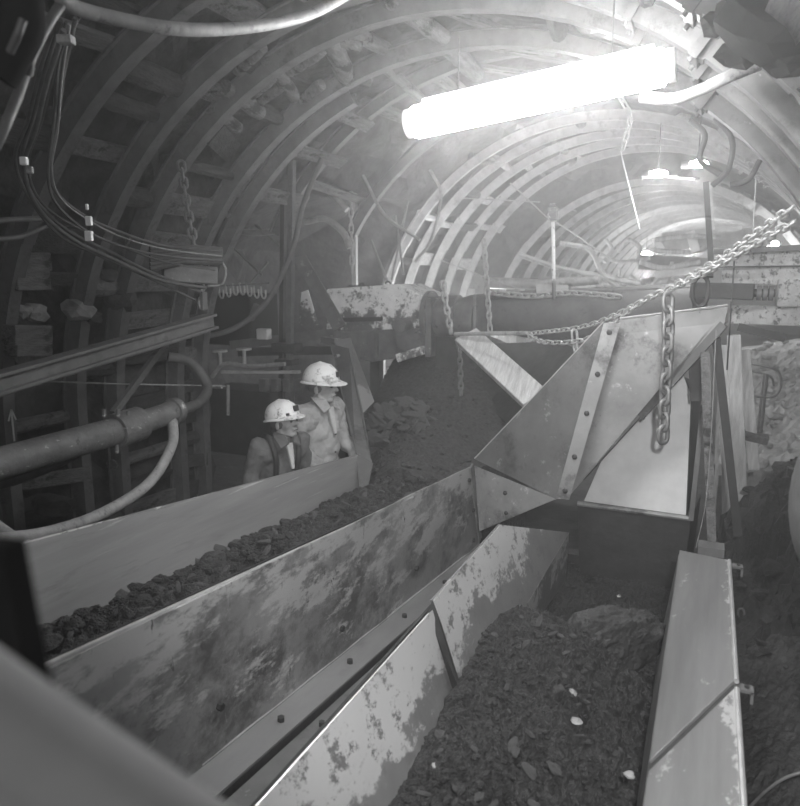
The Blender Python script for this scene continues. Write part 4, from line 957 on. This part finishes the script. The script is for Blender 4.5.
def dirt(u, v): 
    return (-4.5+1.7*v, 4.6+2.6*u, .12+.25*math.sin(PI*v)*math.sin(PI*u)+.1*u)
coalfield('dirt_mound', dirt, 60, 50, .05, 'ground', 'low mound of dirt on the floor left of the miners', 8, cat='dirt', thick=.3)

# ================================================================ RIGHT SIDE
hr = thing('handrail', 'thin bent tube handrail on the right beyond the chute', 'handrail', at(762, 440, Y=7.0))
link('top_loop', MB().tube(spline([at(728, 359, Y=7.0), at(755, 364, Y=7.0), at(776, 370, Y=7.0), at(781, 383, Y=7.0), at(774, 396, Y=7.0), at(752, 396, Y=7.0)], 6), .013, 8), 'chain', hr, smooth=True)
link('top_loop', MB().tube(spline([at(728, 366, Y=7.1), at(752, 371, Y=7.1), at(770, 376, Y=7.1), at(774, 386, Y=7.1)], 6), .010, 8), 'chain', hr, smooth=True)
link('upright', MB().cyl(at(767, 374, Y=7.0), at(760, 440, Y=7.0), .015, 8), 'chain', hr)
link('upright', MB().cyl(at(764, 374, Y=7.1), at(757, 440, Y=7.1), .012, 8), 'chain', hr)
for k, (a, b, w) in enumerate([((734, 335), (741, 520), .10), ((724, 345), (727, 520), .07), ((745, 350), (754, 470), .08), ((738, 355), (730, 400), .06)]):
    tag(link('leaning_board', MB().beam(at(*a, Y=6.2+.1*k), at(*b, Y=5.9+.1*k), w, .03, up=(0, -1, .2)), 'woodpale', bevel=.004), ['tallest pale board leaning behind the dark chute post', 'narrow pale board between the chute posts', 'pale board leaning just left of the handrail', 'short pale board among the leaning boards'][k], 'board')
tag(link('ledge_board', MB().beam(at(724, 430, Y=6.2), at(768, 440, Y=6.2), .12, .07), 'wood', bevel=.005), 'horizontal board at the foot of the handrail', 'board')
def rub(u, v):
    y = 7.2+5.5*u; x = .15+1.2*v
    return (x, y, pw(y, [(7.2, .55), (8.5, .75), (10, .95), (12.7, 1.25)])+.25*v)
coalfield('rubble_slope', rub, 70, 30, .07, 'palerock', 'brightly lit slope of rubble along the right wall beyond the handrail', 12, cat='rubble', lumps=60, lr=(.04, .12), thick=1.0)
def rp(u, v):
    y = 3.9+2.2*u; x = .17+.95*v
    return (x, y, .10+pw(y, [(3.9, .1), (4.5, .35), (5.15, 1), (5.5, .95), (6.1, .3)])*(.62+1.0*v))
coalfield('rock_pile', rp, 70, 40, .11, 'coal', 'dark jagged pile of rock against the right side', 14, cat='rock pile', lumps=50, lr=(.03, .1), thick=.6)
tk = thing('drum', 'pale rounded drum cut off by the right edge of the frame', 'drum', at(815, 580, Y=2.4))
link('drum_shell', MB().ell(at(836, 503, Y=2.5), (.13, .25, .27), 14), 'steel', tk, smooth=True); link('drum_foot', MB().box(at(850, 600, Y=2.5), (.1, .2, .5)), 'dark', tk)
# dark ground structure at right with lugs
def rg(u, v):
    y = .8+4.2*u; x = .24+.75*v
    return (x, y, .22+.35*v+.05*u)
coalfield('spill_bank', rg, 90, 40, .03, 'coalfine', 'dark bank of fine spill along the right of the deck plates', 17, cat='coal', lumps=30, lr=(.01, .03), thick=.4)
for k, (px, py) in enumerate([(741, 613), (752, 612), (747, 600)]):
    c = at(px, py, Z=.42); tag(link('eye_bolt', MB().tube([c+Vector((.018*math.cos(a), 0, .03*math.sin(a))) for a in [i*PI/5 for i in range(10)]], .007, 7, closed=True), 'machine', smooth=True), ['left eye bolt in the dark bank right of the deck plate', 'right eye bolt in the dark bank right of the deck plate', 'upper eye bolt in the dark bank right of the deck plate'][k], 'bolt')
tag(link('thin_cable', MB().tube(spline([at(745, 812, Z=.5), at(765, 792, Z=.5), at(785, 778, Z=.52), at(810, 770, Z=.55)], 5), .006, 8), 'chain', smooth=True), 'thin twisted cable lying at the bottom right corner', 'cable')
tag(link('signal_wire', MB().tube(spline([at(716, 330, Y=4.4), at(712, 420, Y=4.3), at(706, 500, Y=4.2), at(696, 548, Y=3.9)], 6), .0028, 7), 'chain', smooth=True), 'thin wire running down the post to the deck plate', 'wire')
tag(link('guy_wire', MB().cyl(at(735, 250, Y=4.9), at(727, 370, Y=4.9), .005, 6), 'dark'), 'thin dark wire beside the hood corner', 'wire')

# ================================================================ FOREGROUND blurred rail + post
fr = thing('guard_rail', 'out-of-focus thick rail crossing the bottom left corner', 'rail', at(100, 760, d=.47))
link('rail_tube', MB().tube([at(-90, 668, d=.40), at(60, 766, d=.44), at(310, 925, d=.5)], .034, 24), 'foreblur', fr, smooth=True)
link('rail_edge', MB().tube([at(-90, 728, d=.39), at(60, 828, d=.43), at(300, 985, d=.49)], .02, 20), 'foreblur', fr, smooth=True)
tag(link('dark_post', MB().plate([at(-80, 530, d=.5), at(14, 543, d=.5), at(38, 672, d=.5), at(60, 760, d=.5), at(-80, 760, d=.5)], .03), 'black'), 'dark blurred post at the left edge above the foreground rail', 'post')

# chalk arrow on the far left leg
pa = Vector((Xc(2.75)-2.7+.002, 2.75, 1.4))
for o in [x for x in bpy.data.objects if x.name.startswith('steel_arch') and abs(x.location.y-3.62) < .01 and x.parent is None]:
    pass

# ================================================================ PEOPLE
def evaluated_remesh(mb, name, m, parent, voxel, org, smooth_it=4):
    o = link(name, mb, m, parent, org=org)
    r = o.modifiers.new('union', 'REMESH'); r.mode = 'VOXEL'; r.voxel_size = voxel; r.use_smooth_shade = True
    s = o.modifiers.new('smooth', 'SMOOTH'); s.factor = .5; s.iterations = smooth_it
    return o
def person(base, face, head_face, lean, H, label, jm, tilt, dark_vest=False, arm='rest'):
    """base = feet position; lean = (forward, side) offset of shoulders; H = crown height"""
    f = Vector((face[0], face[1], 0)).normalized(); s = Vector((-f.y, f.x, 0)); U = Vector((0, 0, 1)); B = Vector(base)
    k = H/1.75
    def P(x, y, z): return B+f*x*k+s*y*k+U*z*k
    L = lambda z: lean*max(0, (z-.9)/.55)        # forward lean grows above the hips
    root = thing('person', label, 'person', B)
    hip = P(L(.9), 0, .93); chest = P(L(1.25), 0, 1.22); neck = P(L(1.45)+.01, 0, 1.45)
    body = MB()
    sh = {}
    body.cap(hip, chest, .135*k, .145*k); body.cap(P(L(.95), -.06, .95), P(L(.95), .06, .95), .13*k, .13*k)
    body.cap(P(L(1.32), -.11, 1.33), P(L(1.32), .11, 1.33), .11*k, .11*k); body.cap(chest, neck, .12*k, .06*k)
    jac = MB(); jac.cap(hip+U*-.05, chest, .165*k, .17*k); jac.cap(P(L(1.34), -.12, 1.345), P(L(1.34), .12, 1.345), .118*k, .118*k); jac.cap(chest, P(L(1.4), 0, 1.39), .15*k, .095*k)
    tr_ = MB(); tr_.cap(P(L(.9), -.07, .92), P(L(.9), .07, .92), .15*k, .15*k)
    boots = MB()
    for sd in (-1, 1):
        a = P(L(.92), sd*.09, .9); kn = P(.03, sd*.11, .5); an = P(-.02, sd*.12, .09); toe = P(.13, sd*.14, .04)
        body.cap(a, kn, .085*k, .055*k); body.cap(kn, an, .055*k, .038*k); body.cap(an, toe, .045*k, .035*k)
        tr_.cap(a, kn, .105*k, .078*k); tr_.cap(kn, P(-.02, sd*.12, .16), .08*k, .07*k)
        boots.cap(P(-.02, sd*.12, .2), P(-.03, sd*.12, .07), .062*k, .06*k); boots.cap(P(-.02, sd*.12, .055), toe, .055*k, .045*k)
        so = P(L(1.38), sd*.19, 1.39); el = P(L(1.15)+.04, sd*.25, 1.12); wr = P(L(1.1)+.22, sd*.19, 1.02)
        body.cap(so, el, .052*k, .04*k); body.cap(el, wr, .04*k, .027*k)
        jac.cap(so, el, .078*k, .062*k); jac.cap(el, lerp(el, wr, .85), .06*k, .048*k)
        # hand with palm, four fingers, thumb
        dr = (wr-el).normalized(); sid = s*sd
        pal = wr+dr*.07*k; body.cap(wr, pal, .026*k, .032*k)
        for q in range(4):
            r0_ = pal+sid*(-.03+.02*q)*k; ln = (.075, .085, .08, .062)[q]*k
            mid_ = r0_+dr*ln*.5-U*.006; body.cap(r0_, mid_, .0095*k, .009*k); body.cap(mid_, mid_+dr*ln*.4-U*.025*k, .009*k, .007*k)
        tb = wr+dr*.03*k-sid*.03*k; body.cap(tb, tb+dr*.035*k-sid*.03*k, .012*k, .010*k); body.cap(tb+dr*.035*k-sid*.03*k, tb+dr*.065*k-sid*.032*k, .010*k, .008*k)
    # head
    hf = Vector((head_face[0], head_face[1], head_face[2])).normalized(); hs = U.cross(hf).normalized(); hu = hf.cross(hs)
    hc = neck+U*.135*k+f*.03*k+hf*.01
    Rh = Matrix((hf, hs, hu)).transposed()
    kh = k*1.12
    def Q(x, y, z): return hc+Rh@Vector((x, y, z))*kh
    body.cap(neck-U*.05, hc-U*.05*k, .062*k, .058*k)
    body.ell(Q(-.012, 0, .03), (.098*k, .078*k, .098*k), 12, Rh)        # skull
    body.ell(Q(.03, 0, -.035), (.062*k, .060*k, .085*k), 12, Rh)        # face
    body.ell(Q(.055, 0, -.095), (.032*k, .034*k, .026*k), 10, Rh)       # chin
    body.cap(Q(.0, -.045, -.07), Q(.055, -.015, -.10), .018*k, .016*k); body.cap(Q(.0, .045, -.07), Q(.055, .015, -.10), .018*k, .016*k)
    body.cap(Q(.088, -.03, .018), Q(.088, .03, .018), .012*k, .012*k)   # brow
    body.cap(Q(.088, 0, .005), Q(.112, 0, -.028), .009*k, .013*k)       # nose
    body.cap(Q(.088, -.012, -.032), Q(.088, .012, -.032), .012*k, .012*k)
    body.cap(Q(.086, -.018, -.063), Q(.086, .018, -.063), .008*k, .008*k) # lips
    body.cap(Q(.084, -.016, -.073), Q(.084, .016, -.073), .008*k, .008*k)
    for sd in (-1, 1):
        body.cap(Q(.06, sd*.035, -.02), Q(.05, sd*.045, -.035), .018*k, .018*k)  # cheek
        body.ell(Q(-.005, sd*.078, -.022), (.020*k, .010*k, .032*k), 8, Rh)      # ear
    bo = evaluated_remesh(body, 'body', 'skin', root, .0065, B, 2)
    for sd in (-1, 1): link('eye', MB().ell(Q(.087, sd*.03, -.004), (.010*k, .012*k, .008*k), 6, Rh), 'eye', root, smooth=True)
    link('mouth', MB().cap(Q(.093, -.018, -.068), Q(.093, .018, -.068), .0025*k, .0025*k), 'eye', root)
    hair = MB().ell(Q(-.028, 0, .0), (.092*k, .083*k, .075*k), 10, Rh); link('hair', hair, 'trousers', root, smooth=True)
    jo = evaluated_remesh(jac, 'jacket', jm, root, .012, B, 3)
    tex = bpy.data.textures.new('folds', 'CLOUDS'); tex.noise_scale = .09
    dm = jo.modifiers.new('folds', 'DISPLACE'); dm.texture = tex; dm.strength = .045; dm.mid_level = .5; dm.texture_coords = 'LOCAL'
    evaluated_remesh(tr_, 'trousers', 'trousers', root, .014, B, 3)
    evaluated_remesh(boots, 'boots', 'leather', root, .01, B, 2)
    # collar flaps and shirt opening
    nk = neck+f*.045*k
    for sd in (-1, 1):
        c = [neck-f*.07*k+s*sd*.065*k+U*.02, neck+s*sd*.10*k+U*.0, nk+s*sd*.085*k+f*.05*k-U*.085*k, nk+s*sd*.02*k+f*.06*k-U*.05*k, nk+s*sd*.035*k+f*.02*k+U*.012]
        link('collar', MB().plate([q_+f*.045+U*.03 for q_ in c], .016), jm, root, bevel=.004)
    link('shirt', MB().plate([nk+f*.075*k-U*.02*k+s*.03*k, nk+f*.075*k-U*.02*k-s*.03*k, nk+f*.125*k-U*.22*k-s*.012*k, nk+f*.125*k-U*.22*k+s*.012*k], .02), 'shirt', root, bevel=.004)
    for z in (1.22, 1.08):
        link('button', MB().ell(P(L(z)+.172, .02, z), (.008, .008, .008), 6), 'leather', root)
    if dark_vest:
        for sd in (-1, 1):
            st = [P(L(1.4)-.06, sd*.11, 1.46), P(L(1.4)+.06, sd*.12, 1.455), P(L(1.3)+.15, sd*.10, 1.30), P(L(1.1)+.175, sd*.09, 1.08)]
            link('shoulder_strap', MB().tube(spline(st, 5), .022, 8), 'leather', root, smooth=True)
    else:
        c = P(L(1.25)+.165, .085, 1.24); link('pocket', MB().beam(c+s*.05, c-s*.045, .012, .012), jm, root); 
    # helmet
    ht = thing('hard_hat', label and ('scuffed white miner helmet worn by the '+('shorter' if dark_vest else 'taller')+' miner'), 'helmet', Q(0, 0, .05))
    shell = MB(); n = 24; rings = 9; vs = []; fs = []
    tl = Matrix.Rotation(tilt, 3, 'Y')
    def Hq(x, y, z): return Q(*(tl@Vector((x, y, z-.03))+Vector((0, 0, .062))))
    for i in range(rings+1):
        ph = PI/2*i/rings
        for j in range(n):
            th = 2*PI*j/n
            vs.append(Hq(.132*math.cos(ph)**.8*math.cos(th)-.008 if i < rings else -.008, .112*math.cos(ph)**.8*math.sin(th) if i < rings else 0, .122*math.sin(ph)**.95))
    for i in range(rings):
        for j in range(n): fs.append((i*n+j, i*n+(j+1) % n, (i+1)*n+(j+1) % n, (i+1)*n+j))
    shell.add(vs, fs)
    so_ = link('shell', shell, 'helmet', ht, smooth=True); sol = so_.modifiers.new('thick', 'SOLIDIFY'); sol.thickness = .004
    brim = MB(); vs = []; fs = []
    for j in range(n):
        th = 2*PI*j/n; e_ = .018+.040*max(0, math.cos(th))**1.5
        for (ro, dz) in ((0, .006), (e_, -.004-.012*max(0, math.cos(th))), (e_, -.010-.012*max(0, math.cos(th))), (0, -.004)):
            vs.append(Hq((.130+ro)*math.cos(th)-.008, (.110+ro*.8)*math.sin(th), dz))
    for j in range(n):
        for q in range(4): fs.append((j*4+q, j*4+(q+1) % 4, ((j+1) % n)*4+(q+1) % 4, ((j+1) % n)*4+q))
    brim.add(vs, fs); link('brim', brim, 'helmet', ht, smooth=True)
    link('crest', MB().tube([Hq(.118, 0, .045), Hq(.07, 0, .108), Hq(-.01, 0, .126), Hq(-.08, 0, .105), Hq(-.125, 0, .045)], .009*k, 8), 'helmet', ht, smooth=True)
    link('lamp_bracket', MB().box(Hq(.125, 0, .05), (.025, .035, .04), Rh).box(Hq(.10, -.07 if dark_vest else .06, .02), (.03, .01, .018), Rh), 'leather', ht, bevel=.003)
    return root
# taller miner: crown hits (320,362)
h1 = at(317, 358, d=5.35); b1 = Vector((h1.x, h1.y+.02, .0))
person((b1.x-.03, b1.y, 0.0), (.97, -.24), (.99, .02, .03), .02, h1.z-.045, 'standing miner in pale work jacket and white helmet looking right', 'jacket', .02)
h2 = at(287, 399, d=4.95)
person((h2.x-.20, h2.y+.06, 0.0), (.88, -.47), (.97, -.08, .20), .20, h2.z-.01, 'shorter miner leaning forward in dark jacket with shoulder straps and white helmet', 'jacketdark', .0, dark_vest=True)

# ================================================================ WORLD, CAMERA
w = bpy.data.worlds.new('haze_world'); SC.world = w; w.use_nodes = True; nt = w.node_tree; nt.nodes.clear()
out = nd(nt, 'ShaderNodeOutputWorld'); bg = nd(nt, 'ShaderNodeBackground'); bg.inputs[0].default_value = (0, 0, 0, 1); bg.inputs[1].default_value = 0
vo = nd(nt, 'ShaderNodeVolumeScatter'); vo.inputs['Density'].default_value = .029; vo.inputs['Anisotropy'].default_value = .65
vo.inputs['Color'].default_value = (1, 1, 1, 1)
nt.links.new(bg.outputs[0], out.inputs[0]); nt.links.new(vo.outputs[0], out.inputs[1])
cd = bpy.data.cameras.new('camera'); co = bpy.data.objects.new('camera', cd); COL.objects.link(co); SC.camera = co
cd.sensor_fit = 'HORIZONTAL'; cd.sensor_width = 36; cd.lens = 36*F/800; cd.clip_start = .05
co.matrix_world = Matrix.Translation(CAM) @ WM.to_4x4()
cd.dof.use_dof = True; cd.dof.focus_distance = 4.2; cd.dof.aperture_fstop = 3.0
SC.view_settings.view_transform = 'Standard'; SC.view_settings.look = 'None'; SC.view_settings.gamma = 1; SC.view_settings.use_curve_mapping = False
SC.view_settings.exposure = .6
print('lagging', nl, 'objects', len(bpy.data.objects))
